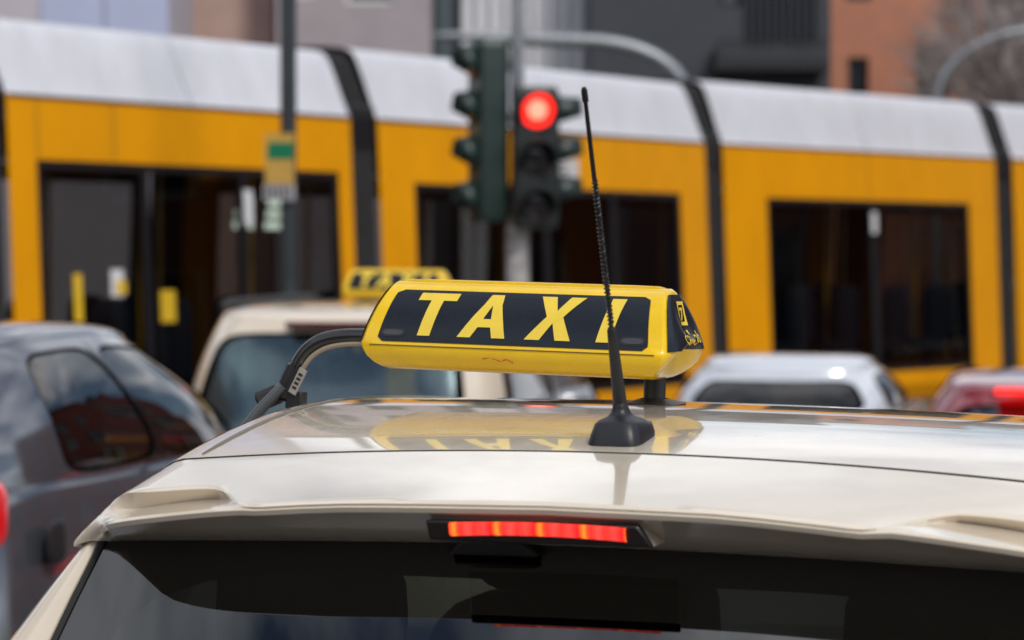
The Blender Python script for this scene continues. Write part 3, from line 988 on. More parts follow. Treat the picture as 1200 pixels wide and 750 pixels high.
def taxi_sign(loc, rz, roll, label, detail, sc_=1.0):
    root = empty('taxi_sign', loc, rz, label, 'taxi sign')
    root.rotation_euler = (0, roll, rz)
    root.scale = (sc_, sc_, sc_)
    HL = .248
    def xe(z):
        return HL - .022 * max(0, (z - .041) / .099) ** 1.3 - .03 * max(0, (.041 - z) / .041) ** 2.2
    full = SPROF + [(-y, z) for y, z in reversed(SPROF)]
    b = MB()
    nx = 16
    rows = [[(xe(z) * (-1 + 2 * i / nx), y, z) for y, z in full] for i in range(nx + 1)]
    b.grid(rows, 0, True)
    for sx in (-1, 1):
        rim = [(sx * xe(z), y, z) for y, z in full]
        cs_ = [rim]
        for f, o_ in ((.93, .006), (.75, .012), (.4, .017), (.01, .018)):
            cs_.append([(sx * (abs(p[0]) + o_), p[1] * f, .065 + (p[2] - .065) * f) for p in rim])
        b.grid(cs_, 0, True)
    shell = b.build('shell', YEL, root, angle=40)
    # top ridge
    MB().blob((0, 0, .1405), (xe(.14) - .004, .0085, .0035), 6, 16, 6).build('ridge', YEL, root)
    # seam groove
    for sy in (-1, 1):
        MB().box((-HL + .012, sy * .1003 - .0012, .0395), (HL - .012, sy * .1003 + .0012, .0412)).build('seam', mat("seam_brown", (.16, .09, .01), .6), root, smooth=False)
    for sy in (-1, 1):
        def F(a, b_, off, sy=sy):
            y, z = face_pt(b_, off)
            return (sy * a * 1.0, y * sy, z) if sy == 1 else (-a, -y, z)
        def F(a, b_, off, sy=sy):
            y, z = face_pt(b_, off)
            return (a, y, z) if sy > 0 else (-a, -y, z)
        # dark panel with rounded corners, wider at the bottom
        p = MB()
        NB = 14
        rws = []
        for i in range(NB + 1):
            bb = lerp(.02, .945, i / NB)
            hwid = lerp(.226, .210, bb)
            e = min(bb - .02, .945 - bb) / .09
            if e < 1:
                hwid -= .010 * (1 - math.sqrt(max(0, 1 - (1 - e) ** 2)))
            rws.append([F(hwid * (-1 + 2 * k / 12), bb, .0012) for k in range(13)])
        p.grid(rws)
        panel = p.build('panel', PANEL, root, angle=60)
        def poly_strip(name, quads):
            m_ = MB()
            for q in quads:      # q: 4 points (a,b): bottom-left, bottom-right, top-right, top-left
                rw = []
                for i in range(7):
                    t = i / 6
                    l_ = (lerp(q[0][0], q[3][0], t), lerp(q[0][1], q[3][1], t))
                    r_ = (lerp(q[1][0], q[2][0], t), lerp(q[1][1], q[2][1], t))
                    rw.append([F(l_[0], l_[1], .0022), F(r_[0], r_[1], .0022)])
                m_.grid(rw)
            return m_.build(name, YEL_L, panel, angle=60)
        B0, B1 = .12, .87
        it = .012                                   # slant over the letter height
        def S(x, b_):
            return x + it * ((b_ - B0) / (B1 - B0) - .5)
        def Q(cx, pts):
            return [(S(cx + x, lerp(B0, B1, y)), lerp(B0, B1, y)) for x, y in pts]
        cxs = [-.141, -.044, .066, .157]
        w_ = .033
        T = [Q(cxs[0], [(-w_, .80), (w_, .80), (w_, 1), (-w_, 1)]), Q(cxs[0], [(-.0105, 0), (.0105, 0), (.0105, .80), (-.0105, .80)])]
        c = cxs[1]
        A_ = [Q(c, [(-.040, 0), (-.018, 0), (-.0105, .22), (-.0325, .22)]), Q(c, [(.018, 0), (.040, 0), (.0325, .22), (.0105, .22)]),
              Q(c, [(-.0325, .22), (.0325, .22), (.0265, .40), (-.0265, .40)]),
              Q(c, [(-.0265, .40), (-.0065, .40), (0, .72), (-.0155, .72)]), Q(c, [(.0065, .40), (.0265, .40), (.0155, .72), (0, .72)]),
              Q(c, [(-.0155, .72), (.0155, .72), (.0105, 1), (-.0105, 1)])]
        c = cxs[2]
        X_ = [Q(c, [(-.038, 0), (-.013, 0), (.0, .36), (-.0135, .5)]), Q(c, [(.013, 0), (.038, 0), (.0135, .5), (.0, .36)]),
              Q(c, [(-.0135, .5), (0, .36), (.0135, .5), (0, .64)]),
              Q(c, [(-.0135, .5), (0, .64), (-.012, 1), (-.037, 1)]), Q(c, [(0, .64), (.0135, .5), (.037, 1), (.012, 1)])]
        I_ = [Q(cxs[3], [(-.0115, 0), (.0115, 0), (.0115, 1), (-.0115, 1)])]
        for q in (T, A_, X_, I_):
            poly_strip('letter', q)
        # small recessed catch slots
        if detail:
            for cx in (-.199, .199):
                for nm_, hx, hb, of, mt in (('slot', .021, .068, .0020, BLACK_PL), ('slot_insert', .017, .042, .0028, mat("slot_grey", (.045, .045, .055), .35))):
                    m_ = MB()
                    ring = []
                    for k in range(28):
                        t = 2 * math.pi * k / 28
                        ca, sa_ = math.cos(t), math.sin(t)
                        ring.append((cx + hx * math.copysign(abs(ca) ** .55, ca), .155 + hb * math.copysign(abs(sa_) ** .8, sa_)))
                    rws = [[F(cx + (a - cx) * f, .155 + (b_ - .155) * f, of) for a, b_ in ring] for f in (1, .5, .01)]
                    m_.grid(rws, 0, True).build(nm_, mt, panel)
    # dark end plates with print
    def half_w(z):
        return lin(z, sorted([(pz, -py) for py, pz in SPROF]))
    def cap_x(y, z, o_=0.):
        lo_, hi_ = .02, 1.
        for _ in range(24):
            q = (lo_ + hi_) / 2
            zr = .065 + (z - .065) / q
            if 0 <= zr <= .1399 and abs(y) / q <= half_w(zr): hi_ = q
            else: lo_ = q
        zr = min(.14, max(0, .065 + (z - .065) / hi_))
        return xe(zr) + lin(1 - hi_, [(0, 0), (.07, .006), (.25, .012), (.6, .017), (1, .018)]) + o_
    if detail:
        for sx in (-1, 1):
            pl_ = MB()
            rws = []
            for i in range(15):
                z = lerp(.046, .1315, i / 14)
                hw_ = max(half_w(z) - .0045, .004)
                rws.append([(sx * cap_x(hw_ * k / 8, z, .0032), hw_ * k / 8, z) for k in range(-8, 9)])
            plate = pl_.grid(rws).build('end_plate', PANEL, root, angle=60)
            def BX(y, z):
                return (sx * cap_x(y, z, .0046), y, z)
            bad = MB()
            def strip(pts4):
                q = pts4
                bad.grid([[BX(lerp(lerp(q[0][0], q[1][0], k / 4), lerp(q[3][0], q[2][0], k / 4), i / 4),
                               lerp(lerp(q[0][1], q[1][1], k / 4), lerp(q[3][1], q[2][1], k / 4), i / 4)) for k in range(5)] for i in range(5)])
            ro = [(-.016, .084), (.016, .084), (.016, .121), (-.016, .121)]
            ri = [(-.0105, .0895), (.0105, .0895), (.0105, .1155), (-.0105, .1155)]
            for k in range(4):
                strip([ro[k], ro[(k + 1) % 4], ri[(k + 1) % 4], ri[k]])
            strip([(-.003, .0915), (.002, .0915), (.006, .107), (.001, .107)])
            strip([(-.007, .107), (.006, .107), (.007, .1115), (-.007, .1115)])
            bad.build('badge', YEL_L, plate, smooth=False)
            cu = bpy.data.curves.new('lettering', 'FONT')
            cu.body = "day 'nb"
            cu.size = .027
            cu.align_x = 'CENTER'
            to = bpy.data.objects.new('tmp', cu)
            COL.objects.link(to)
            dg = bpy.context.evaluated_depsgraph_get()
            me = bpy.data.meshes.new_from_object(to.evaluated_get(dg))
            bpy.data.objects.remove(to)
            me.name = 'lettering'
            for v in me.vertices:
                v.co = BX(v.co.x * sx, .0575 + v.co.y)
            me.materials.clear()
            me.materials.append(YEL_L)
            lo = bpy.data.objects.new('lettering', me)
            COL.objects.link(lo)
            lo.parent = plate
        # scuffs on the lower shell
        for (x, z, l_) in ((-.045, .024, .03), (-.012, .022, .018)):
            m_ = MB()
            m_.tube([(x, -.0965, z), (x + l_ * .4, -.0962, z + .003), (x + l_, -.0950, z - .003)], .0009, 5)
            m_.build('scuff', mat("scuff_red", (.45, .08, .02), .6), root)
    return root

# ------------------------------------------------------------------ the near taxi
YAW = -18
taxi = empty('taxi_car', (.036, 2.93, 0), R(YAW), 'beige taxi in the foreground seen from behind, with a rear roof spoiler', 'car')
ZC = [(v, 1.6365 + .14 * (v - .25) - .162 * (v - .25) ** 2) for v in (.2, .25, .3, .36, .43, .5, .57, .64, .72, .8)] + [(.9, 1.6605), (1.0, 1.6555), (1.2, 1.644), (1.5, 1.622), (1.8, 1.592), (2.05, 1.56)]
ROLL = .004
def roof_z(u, v):
    k = interp(v, [(.25, .019), (.4, .014), (.6, .0095), (1.1, .006), (2.05, .012)])
    a = abs(u)
    z = interp(v, ZC) - k * (a / .5) ** 2 - (ROLL + .012 * sstep(.26, .8, v)) * u
    if a > .575:
        z -= ((a - .575) / .09) ** 2 * .105
    return z
us = [-.66, -.655, -.648, -.64, -.63, -.618, -.605, -.59, -.575, -.56] + [-.54 + 1.08 * i / 24 for i in range(25)] + [.56, .575, .59, .605, .618, .63, .64, .648, .655, .66]
vs_ = [.2575, .264, .28, .30, .33] + [.36 + i * .065 for i in range(27)]
vs_ = [v for v in vs_ if v < 2.04] + [2.05]
b = MB()
rows = []
for i, v in enumerate(vs_):
    rows.append([(u, v, roof_z(u, v)) for u in us])
rows.insert(0, [(u, .2570, roof_z(u, .2575) - .001) for u in us])
rows.insert(0, [(u, .2570, roof_z(u, .2575) - .03) for u in us])
roof = b.grid(rows).build('roof', BEIGE_NEAR, taxi, angle=50)
for sx in (-1, 1):       # roof mouldings along both edges
    m_ = MB()
    rw = []
    for v in [.27 + i * .05 for i in range(36)]:
        wz = roof_z(sx * .553, v)
        hf = .0045 * min(1, (v - .262) / .05)
        rw.append([(sx * .553 + dx, v, roof_z(sx * .553 + dx, v) + dz) for dx, dz in ((-hf, .0003), (-hf * .6, .0022), (hf * .6, .0022), (hf, .0003))])
    m_.grid(rw).build('roof_moulding', mat("moulding_dark", (.16, .135, .105), .5), roof)
# dark shut line strip under the gap
MB().grid([[(u, v, roof_z(u, .2575) - dz) for u in us] for v, dz in ((.238, .02), (.248, .012), (.2566, .0004), (.2566, .028))]).build('shut_line_seal', RUBBER, taxi)

# spoiler
def ve(a):       # rear end of the top surface
    return interp(a, [(0, .010), (.34, .010), (.372, .016), (.41, .060), (.448, .104), (.48, .114), (.56, .122), (.61, .150), (.655, .19)])
def vl(a):
    return interp(a, [(0, .0), (.3, .003), (.45, .016), (.54, .040), (.59, .078), (.63, .13), (.66, .17)])
def zl(a):
    return interp(a, [(0, 1.592), (.25, 1.587), (.40, 1.577), (.5, 1.5635), (.56, 1.552), (.6, 1.540), (.65, 1.523)])
def ztop(u, v):
    a = abs(u)
    zc = 1.5955 + .19 * v - .1 * v * v
    k = .019 + .0085 * (.25 - v) / .13
    z = zc - k * (a / .5) ** 2 - ROLL * u
    if a > .565:
        z -= ((a - .565) / .09) ** 2 * .075
    return z
sus = sorted({round(s_ * x, 4) for s_ in (-1, 1) for x in [0, .05, .1, .15, .2, .25, .3, .33, .35, .365, .38, .395, .41, .425, .44, .455, .47, .49, .51, .53, .55, .565, .58, .595, .605, .615, .625, .633, .64, .646, .65]})
rows = []
def tw(u, t):     # the corner of the spoiler is a little wider than the roof panel
    return u
for q in ([(0, -.03), (0, -.002), (.004, 0)]):
    rows.append([(u, .2455 - q[0] * .5, ztop(u, .2455) + q[1]) for u in sus])
for i in range(1, 13):
    t = i / 12
    row = []
    for u in sus:
        v = lerp(.2435, ve(abs(u)), t)
        row.append((u, v, ztop(u, v)))
    rows.append(row)
top_end = rows[-1]
# rounded edge, then the recessed face down to the lip
row1, row2, row3, row4, row5, row6, row7, row8, row2b, row3b = [], [], [], [], [], [], [], [], [], []
for (u, v, z) in top_end:
    a = abs(u)
    L1v, L1z = vl(a), min(zl(a), z - .002)
    gap = sstep(.35, .46, a)
    row1.append((u, v - .0030, z - .0028))
    fv, fz = lerp(v - .006, L1v + .006, 1 - gap), lerp(L1z + .002, L1z + .0055, gap)      # foot of the recessed face
    fv = lerp(lerp(v, L1v, .7), v + .011, gap)
    row2.append((u, lerp(v - .003, fv + .003 * gap, .55), lerp(z - .003, fz, .5)))
    row2b.append((u, fv, lerp(z - .003, fz, .86)))
    row3.append((u, lerp(fv, L1v, .22), fz - .0005 * gap))
    row3b.append((u, lerp(fv, L1v, .6), lerp(fz, L1z, .45)))
    row4.append((u, L1v + .004, L1z + .0005))
    row5.append((u, L1v, L1z - .003))
    row6.append((u, L1v + .003, L1z - .009))
    ub = 1.0
    zu = 1.536 - .0125 * (a / .5) ** 2
    vu = .105 + .035 * (a / .65) ** 3
    row7.append((u, lerp(L1v + .006, vu, .45), lerp(L1z - .011, zu, .42)))
    row8.append((u, vu, min(zu, L1z - .014)))
seq = [row1, row2, row2b, row3, row3b, row4, row5, row6, row7, row8]
for j, (u, v, z) in enumerate(top_end):
    e = sstep(.555, .625, abs(u))
    if e > 0:
        eu, ev, ez = row8[j]
        for r_, t in zip(seq, (.07, .2, .32, .44, .55, .66, .76, .85, .93, 1)):
            bl_ = math.sin(math.pi * t) * .016
            tgt = (u, lerp(v, ev, t) - bl_, lerp(z, ez, t ** 1.25))
            r_[j] = tuple(lerp(a_, b_, e) for a_, b_ in zip(r_[j], tgt))
rows += seq
rows.append([(u, v + .03, z - .004) for u, v, z in row8])
for ri, r_ in enumerate(rows):      # the corner of the spoiler is wider low down than at the roof
    fac = 1 + .036 * min(1, max(0, ri - 2) / 12 * .45 if ri < 15 else .45 + .55 * min(1, (ri - 14) / 5))
    rows[ri] = [(p[0] * (1 + (fac - 1) * sstep(.3, .62, abs(p[0]))), p[1], p[2]) for p in r_]
tg = MB().grid(rows).build('tailgate_spoiler', BEIGE_NEAR, taxi, angle=32)
# spoiler end cheeks
for sx in (-1, 1):
    k = -1 if sx > 0 else 0
    col = [r[k] for r in rows]
    inner = [(p[0] - sx * .02, max(p[1], .16) + .04, p[2]) for p in col]
    MB().grid([col, [(p[0] + sx * .004, lerp(p[1], q[1], .5), p[2] - .004) for p, q in zip(col, inner)], inner]).build('spoiler_end', BEIGE_NEAR, tg)

# rear window
TAN = .80
def gl_v(u, z):
    return .118 - TAN * (1.533 - z) + .045 * (abs(u) / .65) ** 2.5
def gl_hw(z):
    return lin(z, [(1.05, .70), (1.30, .675), (1.45, .648), (1.533, .630)])
zz_ = [1.545 - i * .02 for i in range(25)]
rows = [[(gl_hw(z) * k / 14, gl_v(gl_hw(z) * k / 14, z), z) for k in range(-14, 15)] for z in zz_]
rw_ = MB().grid(rows).build('rear_window', GL_TAXI, taxi)
fr = MB()
def frit_pt(f, z_edge, z_inner):
    pass
NF = 48
ring_o, ring_i = [], []
for k in range(NF):
    t = 2 * math.pi * (k + .5) / NF
    c_, s_ = math.cos(t), math.sin(t)
    qo = max(abs(c_), abs(s_))
    xo, yo = c_ / qo, s_ / qo
    qi = (abs(c_) ** 5 + abs(s_) ** 5) ** .2
    xi, yi = c_ / qi, s_ / qi
    zo = 1.3025 + .2405 * yo
    zi = 1.285 + .212 * yi
    ring_o.append((gl_hw(zo) * xo * .998, zo))
    ring_i.append((gl_hw(zi) * xi * .90, zi))
fr.grid([[(u, gl_v(u, z) + .004, z - .003) for u, z in ring] for ring in (ring_o, [(lerp(a[0], c_[0], .5), lerp(a[1], c_[1], .5)) for a, c_ in zip(ring_o, ring_i)], ring_i)], 0, True)
fr.build('enamel_border', FRIT, rw_)
# rear view camera bulge at the top of the glass
cb = MB()
cb.add([(-.130, .085, 1.541), (-.055, .085, 1.541), (-.035, .095, 1.522), (-.150, .095, 1.522), (-.118, .16, 1.541), (-.067, .16, 1.541), (-.035, .16, 1.522), (-.150, .16, 1.522)],
       [(0, 1, 2, 3), (4, 7, 6, 5), (0, 4, 5, 1), (1, 5, 6, 2), (2, 6, 7, 3), (3, 7, 4, 0)])
cb.build('wiper_cover', BLACK_PL, taxi, bevel=.004)

# D pillars, quarter panels and lower tailgate
def out_u(z):
    return interp(z, [(.95, .845), (1.05, .832), (1.2, .80), (1.33, .762), (1.45, .705), (1.50, .676), (1.545, .648)])
for sx in (-1, 1):
    m_ = MB()
    rws = []
    for z in [1.522 - i * .0236 for i in range(21)]:
        gu, gv = gl_hw(z) + .006, gl_v(gl_hw(z), z) + .002
        ou = out_u(z)
        rws.append([(sx * (gu - .012), gv + .03, z), (sx * (gu - .001), gv + .006, z), (sx * (gu + .003), gv - .0025, z), (sx * lerp(gu, ou, .4), gv - .004, z), (sx * lerp(gu, ou, .75), gv + .004, z), (sx * lerp(gu, ou, .93), gv + .016, z), (sx * ou, gv + .045, z), (sx * (ou + .008), gv + .10, z), (sx * (ou + .01), gv + .2, z), (sx * (ou + .008), gv + .36, z)])
    m_.grid(rws).build('rear_pillar', BEIGE_NEAR, taxi, angle=50)
    # seal along the glass edge
    s_ = MB()
    s_.tube([(sx * (gl_hw(z) + .001), gl_v(gl_hw(z), z) - .001, z) for z in [1.53 - i * .04 for i in range(13)]], .0045, 6)
    s_.build('window_seal', RUBBER, taxi)
    # greenhouse side: roof rail to belt, with the side windows
    def SP(v, z, e=0.):
        h = (z - 1.05) / .48
        vb = lerp(gl_v(gl_hw(1.05), 1.05) + .34, 2.78, v)
        vt = lerp(.46, 2.06, v)
        zt = roof_z(.655, vt) + .006
        u_ = lerp(out_u(1.05), .662, h) + .034 * math.sin(math.pi * h) + .006 - e + .012 * math.sin(math.pi * v) * (1 - h)
        return (sx * u_, lerp(vb, vt, h), lerp(1.05, zt, h))
    cols = [0, .12, .30, .33, .60, .63, .93, 1.0]
    zs = [1.05, 1.09, 1.17, 1.25, 1.33, 1.41, 1.49, 1.53]
    m_ = MB()
    for ci in range(7):
        glassy = ci in (1, 3, 5)
        for zi in range(7):
            if glassy and 0 < zi < 6: continue
            m_.add([SP(cols[ci], zs[zi]), SP(cols[ci + 1], zs[zi]), SP(cols[ci + 1], zs[zi + 1]), SP(cols[ci], zs[zi + 1])], [(0, 1, 2, 3)])
        if glassy:
            MB().grid([[SP(lerp(cols[ci] - .004, cols[ci + 1] + .004, k / 4), z, .004) for k in range(5)] for z in zs[1:7]]).build('side_window', GL_CLEAR, taxi)
    m_.build('window_frame', BEIGE_NEAR, taxi, angle=50)
# windscreen
MB().grid([[(f * lerp(.74, .60, t), lerp(2.78, 2.05, t) + .10 * (1 - f * f) * (1 - t * .6), lerp(1.05, 1.556, t)) for f in [-1 + i / 6 for i in range(13)]] for t in [i / 8 for i in range(9)]]).build('windscreen', GL_CLEAR, taxi)
lb = lower_body(taxi, BEIGE_NEAR, 4.25, .86, 1.06, -.40)
lt = MB()
lt.grid([[(f * w_, v + .05 * abs(f) ** 2.5, z) for f in [-1 + i / 8 for i in range(17)]] for v, z, w_ in ((-.245, 1.075, .72), (-.262, 1.05, .74), (-.29, .98, .76), (-.30, .85, .75), (-.33, .70, .74))])
lt.build('tailgate_lower', BEIGE_NEAR, taxi)
for sx in (-1, 1):
    tail_lamp(taxi, sx * .755, -.165, .97, .055, .13, TAIL)
seats(taxi, .62, (.62,), (-.42, 0, .42))
seats(taxi, .62, (1.55,), (-.38, .38))
db = MB().blob((0, 2.45, .95), (.70, .22, .12), 4)
db.build('dashboard', BLACK_PL, taxi)
MB().grid([[(f * .58, v, roof_z(f * .5, v) - .035) for f in [-1 + i / 4 for i in range(9)]] for v in (.27, .6, 1.0, 1.5, 2.0)]).build('headliner', mat("headliner_grey", (.08, .08, .078), .95), taxi)
MB().box((-.55, .05, .98), (.55, .40, 1.0)).build('parcel_shelf', SEATM, taxi, smooth=False)

# high brake light in the spoiler underside
bl = MB()
def BLP(u, z, v):
    return (u, v, z)
hz = lambda u: -.006 * (u / .15) ** 2 - ROLL * u
ring_r = [(-.147, 1.5775), (.110, 1.5775), (.127, 1.553), (-.143, 1.553)]
bl.add([(u, .006 if z > 1.57 else .010, z + hz(u)) for u, z in ring_r] + [(u, .020, z + hz(u)) for u, z in ring_r],
       [(0, 1, 2, 3), (0, 4, 5, 1), (1, 5, 6, 2), (2, 6, 7, 3), (3, 7, 4, 0)])
hl = bl.build('high_brake_light', mat("lamp_housing_black", (.012, .008, .008), .3), taxi, bevel=.003)
pod = MB()
pod.add([(u, .0205, z + hz(u)) for u, z in ring_r] + [(u, .085, z + hz(u)) for u, z in ring_r],
        [(0, 1, 2, 3), (0, 4, 5, 1), (1, 5, 6, 2), (2, 6, 7, 3), (3, 7, 4, 0)])
pod.build('lamp_pod', BEIGE_NEAR, hl, bevel=.003)
lens = MB()
NL = 24
rws = []
for i in range(NL + 1):
    u = lerp(-.116, .097, i / NL)
    rws.append([(u, .0045, 1.5735 + hz(u)), (u, .0015, 1.571 + hz(u)), (u, .0035, 1.561 + hz(u)), (u, .009, 1.557 + hz(u))])
stopm = bpy.data.materials.new("brake_lens_lit")
stopm.use_nodes = True
nt = stopm.node_tree
pb = nt.nodes["Principled BSDF"]
pb.inputs['Base Color'].default_value = (.5, .01, .01, 1)
pb.inputs['Roughness'].default_value = .2
N_ = nt.nodes.new
lk = nt.links.new
tcx = N_("ShaderNodeTexCoord")
sep = N_("ShaderNodeSeparateXYZ")
lk(tcx.outputs['Object'], sep.inputs[0])
m1 = N_("ShaderNodeMath"); m1.operation = 'ADD'; m1.inputs[1].default_value = .1165
m2 = N_("ShaderNodeMath"); m2.operation = 'DIVIDE'; m2.inputs[1].default_value = .0525
m3 = N_("ShaderNodeMath"); m3.operation = 'FRACT'
lk(sep.outputs[0], m1.inputs[0]); lk(m1.outputs[0], m2.inputs[0]); lk(m2.outputs[0], m3.inputs[0])
rx = N_("ShaderNodeValToRGB")          # one light source per quarter of the lens
el = rx.color_ramp.elements
el[0].position = 0; el[0].color = (.8, .02, .01, 1)
el[1].position = 1; el[1].color = (.75, .006, .006, 1)
for p_, c_ in ((.07, (1.05, .15, .02, 1)), (.12, (1.1, .30, .02, 1)), (.2, (1.05, .07, .02, 1)), (.28, (1., .03, .02, 1)), (.45, (1., .075, .06, 1)), (.6, (.9, .03, .02, 1)), (.8, (.95, .06, .05, 1))):
    e_ = el.new(p_)
    e_.color = c_
lk(m3.outputs[0], rx.inputs[0])
mpx = N_("ShaderNodeMapping")
mpx.inputs['Scale'].default_value = (320, 20, 60)
nx_ = N_("ShaderNodeTexNoise")
nx_.inputs['Scale'].default_value = 1.
nx_.inputs['Detail'].default_value = 3
lk(tcx.outputs['Object'], mpx.inputs[0]); lk(mpx.outputs[0], nx_.inputs['Vector'])
mrx = N_("ShaderNodeMapRange")
mrx.inputs['To Min'].default_value = .45
mrx.inputs['To Max'].default_value = 1.5
lk(nx_.outputs['Fac'], mrx.inputs['Value'])
mm = N_("ShaderNodeVectorMath"); mm.operation = 'SCALE'
lk(rx.outputs[0], mm.inputs[0]); lk(mrx.outputs[0], mm.inputs['Scale'])
lk(mm.outputs[0], pb.inputs['Emission Color'])
pb.inputs['Emission Strength'].default_value = 1.25
lens.grid(rws).build('lens', stopm, hl)
# rod antenna
av = .335
az = roof_z(0, av)
ab = MB()
rows = []
for z, hx, hy, dy, n_ in ((-.006, .0355, .050, 0, 5), (.003, .0355, .050, 0, 5), (.014, .0325, .046, 0, 5), (.021, .029, .041, 0, 4.5), (.0255, .0245, .034, .0, 4), (.029, .017, .022, -.002, 3), (.034, .0125, .015, -.004, 2.5), (.040, .0105, .0115, -.006, 2), (.046, .0095, .0100, -.008, 2), (.050, .006, .006, -.009, 2)):
    rows.append([(hx * sq(4 * k / 40, n_)[0], av + dy + hy * sq(4 * k / 40, n_)[1], az + z + (.0075 * (sq(4 * k / 40, n_)[1]) if z < .02 else 0)) for k in range(40)])
ab.grid(rows, 0, True)
ant = ab.build('antenna', mat("antenna_base_rubber", (.010, .011, .015), .42), taxi, angle=50)
p0 = Vector((0, av - .007, az + .042))
p1 = Vector((0, .163, 2.083))
dirv = (p1 - p0)
mast = MB()
mast.tube([p0 + dirv * t for t in (0, .05, .22, .25, .26)], [.0092, .0085, .0062, .0058, .0034], 14)
mast.build('mast', BLACK_PL, ant)
whip = MB()
whip.tube([p0 + dirv * t for t in (.255, .7, .72, .955, .957, .99, 1.0)], [.0026, .0022, .0030, .0027, .0040, .0040, .0022], 10)
hel = []
a_ = dirv.normalized()
e1 = a_.cross(Vector((1, 0, 0))).normalized()
e2 = a_.cross(e1)
turns = 36
for i in range(turns * 10 + 1):
    t = lerp(.265, .72, i / (turns * 10))
    an = 2 * math.pi * i / 10
    hel.append(p0 + dirv * t + (e1 * math.cos(an) + e2 * math.sin(an)) * .0034)
whip.tube(hel, .0011, 5)
whip.build('whip', mat("whip_black", (.010, .010, .010), .4), ant)

# taxi sign on the near roof, with clamp bracket
def taxi_w(u, v, z):
    c_, s_ = math.cos(R(YAW)), math.sin(R(YAW))
    return (.036 + u * c_ - v * s_, 2.93 + u * s_ + v * c_, z)
su, sv = -.262, .78
sign = taxi_sign(taxi_w(su, sv, 1.7085), R(YAW - 3), R(1.4), 'yellow TAXI sign with dark panel on the near taxi roof', True, .925)
def sl(u, v, z):      # taxi coordinates -> sign local
    return sign_inv @ Vector(taxi_w(u, v, z))
bpy.context.view_layer.update()
sign_inv = (Matrix.Translation(sign.location) @ sign.rotation_euler.to_matrix().to_4x4() @ Matrix.Diagonal((*sign.scale, 1))).inverted()
ft = sl(-.075, sv, roof_z(-.075, sv))
MB().tube([ft + Vector((0, 0, -.002)), ft + Vector((0, 0, .055))], .0172, 16).build('post', BLACK_PL, sign)
fb = MB()
rows = [[(ft.x + h_ * sq(4 * k / 32, 4)[0], ft.y + l_ * sq(4 * k / 32, 4)[1], ft.z + z) for k in range(32)] for z, h_, l_ in ((-.003, .045, .045), (.002, .045, .045), (.005, .032, .032), (.009, .020, .02))]
fb.grid(rows, 0, True)
fb.build('foot', BLACK_PL, sign)
# arm: from the left end, curving down to the door-frame clamp
arm_pts = [sl(-.44, sv, 1.760), sl(-.52, sv, 1.761), sl(-.560, sv, 1.760), sl(-.590, sv, 1.754), sl(-.612, sv, 1.742), sl(-.627, sv, 1.725), sl(-.637, sv, 1.706), sl(-.645, sv, 1.688)]
def smooth_path(pp, n_=5):
    out = []
    for i in range(len(pp) - 1):
        a_, b_, c_, d_ = pp[max(i - 1, 0)], pp[i], pp[i + 1], pp[min(i + 2, len(pp) - 1)]
        for k in range(n_):
            t = k / n_
            out.append(.5 * ((2 * b_) + (c_ - a_) * t + (2 * a_ - 5 * b_ + 4 * c_ - d_) * t * t + (3 * b_ - a_ - 3 * c_ + d_) * t ** 3))
    return out + [pp[-1]]
arm_pts = smooth_path(arm_pts)
am = MB()
am.tube(arm_pts, .0116, 16)
am.build('arm', mat("arm_black_tube", (.012, .012, .013), .25, coat=.4), sign)
cab_ = MB()
cab_.tube([p + Vector((.008, -.004, -.013)) for p in arm_pts[5:]], .0042, 8)
cab_.build('cable', mat("cable_beige", (.32, .26, .19), .5), sign)
MB().tube([sl(-.634, sv, 1.712), sl(-.640, sv - .001, 1.700), sl(-.648, sv - .002, 1.684), sl(-.656, sv - .002, 1.668)], [.0165, .0165, .0155, .015], 14).build('sleeve', BLACK_PL, sign)
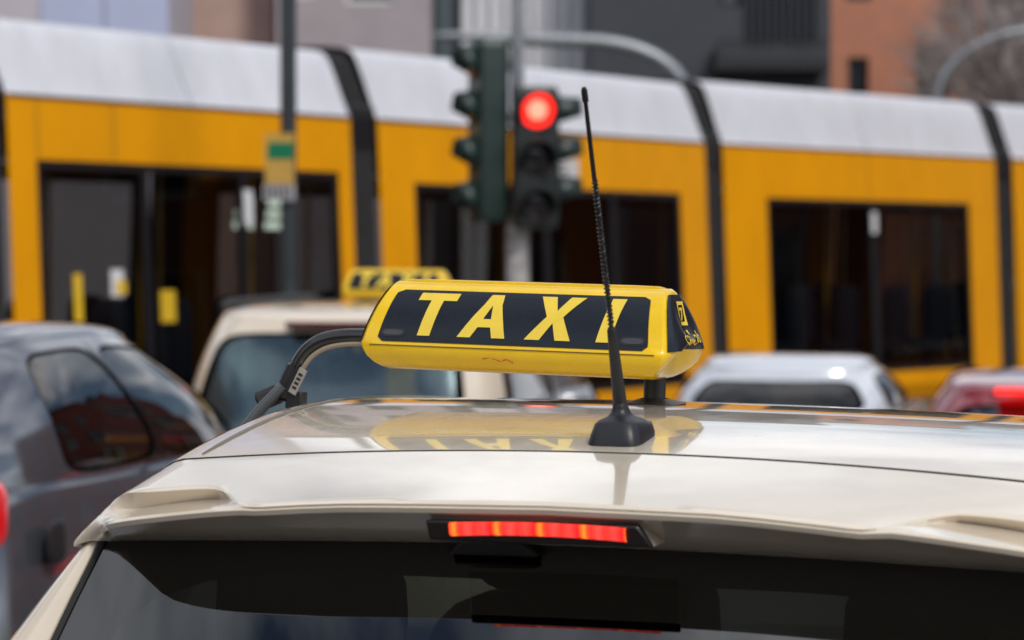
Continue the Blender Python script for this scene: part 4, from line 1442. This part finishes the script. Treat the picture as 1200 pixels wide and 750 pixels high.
MB().tube([sl(-.650, sv - .014, 1.684), sl(-.678, sv - .02, 1.655), sl(-.712, sv - .024, 1.615)], [.0085, .0095, .0095], 12).build('clamp_rod', mat("rod_grey", (.10, .105, .115), .35, metal=.3), sign)
MB().box(tuple(sl(-.634, sv, 1.676) - Vector((.015, .012, .07))), tuple(sl(-.634, sv, 1.676) + Vector((.015, .012, .0)))).build('clamp_block', BLACK_PL, sign, bevel=.003)
kn = MB()
kc = sl(-.683, sv + .02, 1.667)
kn.tube([kc + Vector((-.02, -.01, -.012)), kc + Vector((-.017, -.009, -.010)), kc + Vector((.012, .0, .004)), kc + Vector((.016, .0, .006))], [.012, .017, .017, .012], 10)
kn.tube([kc, kc + Vector((.035, -.02, .0))], .007, 8)
kn.build('clamp_knob', BLACK_PL, sign, angle=25)
lab = sl(-.617, sv - .016, 1.710)
ang_l = Vector((.45, 0, .89))
e_x = Vector((.89, 0, -.45))
lm = MB()
qv = [lab + e_x * a - ang_l * c_ for a, c_ in ((-.006, .045), (.008, .045), (.008, 0), (-.006, 0))]
lm.add(qv + [p + Vector((0, .003, 0)) for p in qv], [(0, 1, 2, 3), (7, 6, 5, 4), (0, 4, 5, 1), (1, 5, 6, 2), (2, 6, 7, 3), (3, 7, 4, 0)])
lbl = lm.build('cable_tag', mat("tag_paper", (.34, .31, .27), .8), sign, smooth=False)
for q in range(4):
    c0 = lab - ang_l * (.012 + .008 * q) + Vector((0, -.0008, 0))
    MB().add([c0 + e_x * -.003, c0 + e_x * .005, c0 + e_x * .005 + ang_l * .004, c0 + e_x * -.003 + ang_l * .004], [(0, 1, 2, 3)]).build('print_mark', BLACK_PL, lbl, smooth=False)

# sign on the second taxi
s2 = taxi_sign((-.86 + .075 * math.cos(R(13)) + 1.05 * math.sin(R(13)), 11.35 + 1.05 * math.cos(R(13)), 1.672), R(-13), R(.5),
               'smaller-looking yellow TAXI sign on the roof of the beige taxi ahead', False)
for x in (-.16, .16):
    MB().tube([(x, 0, -.05), (x, 0, .012)], .016, 10).build('post', BLACK_PL, s2)
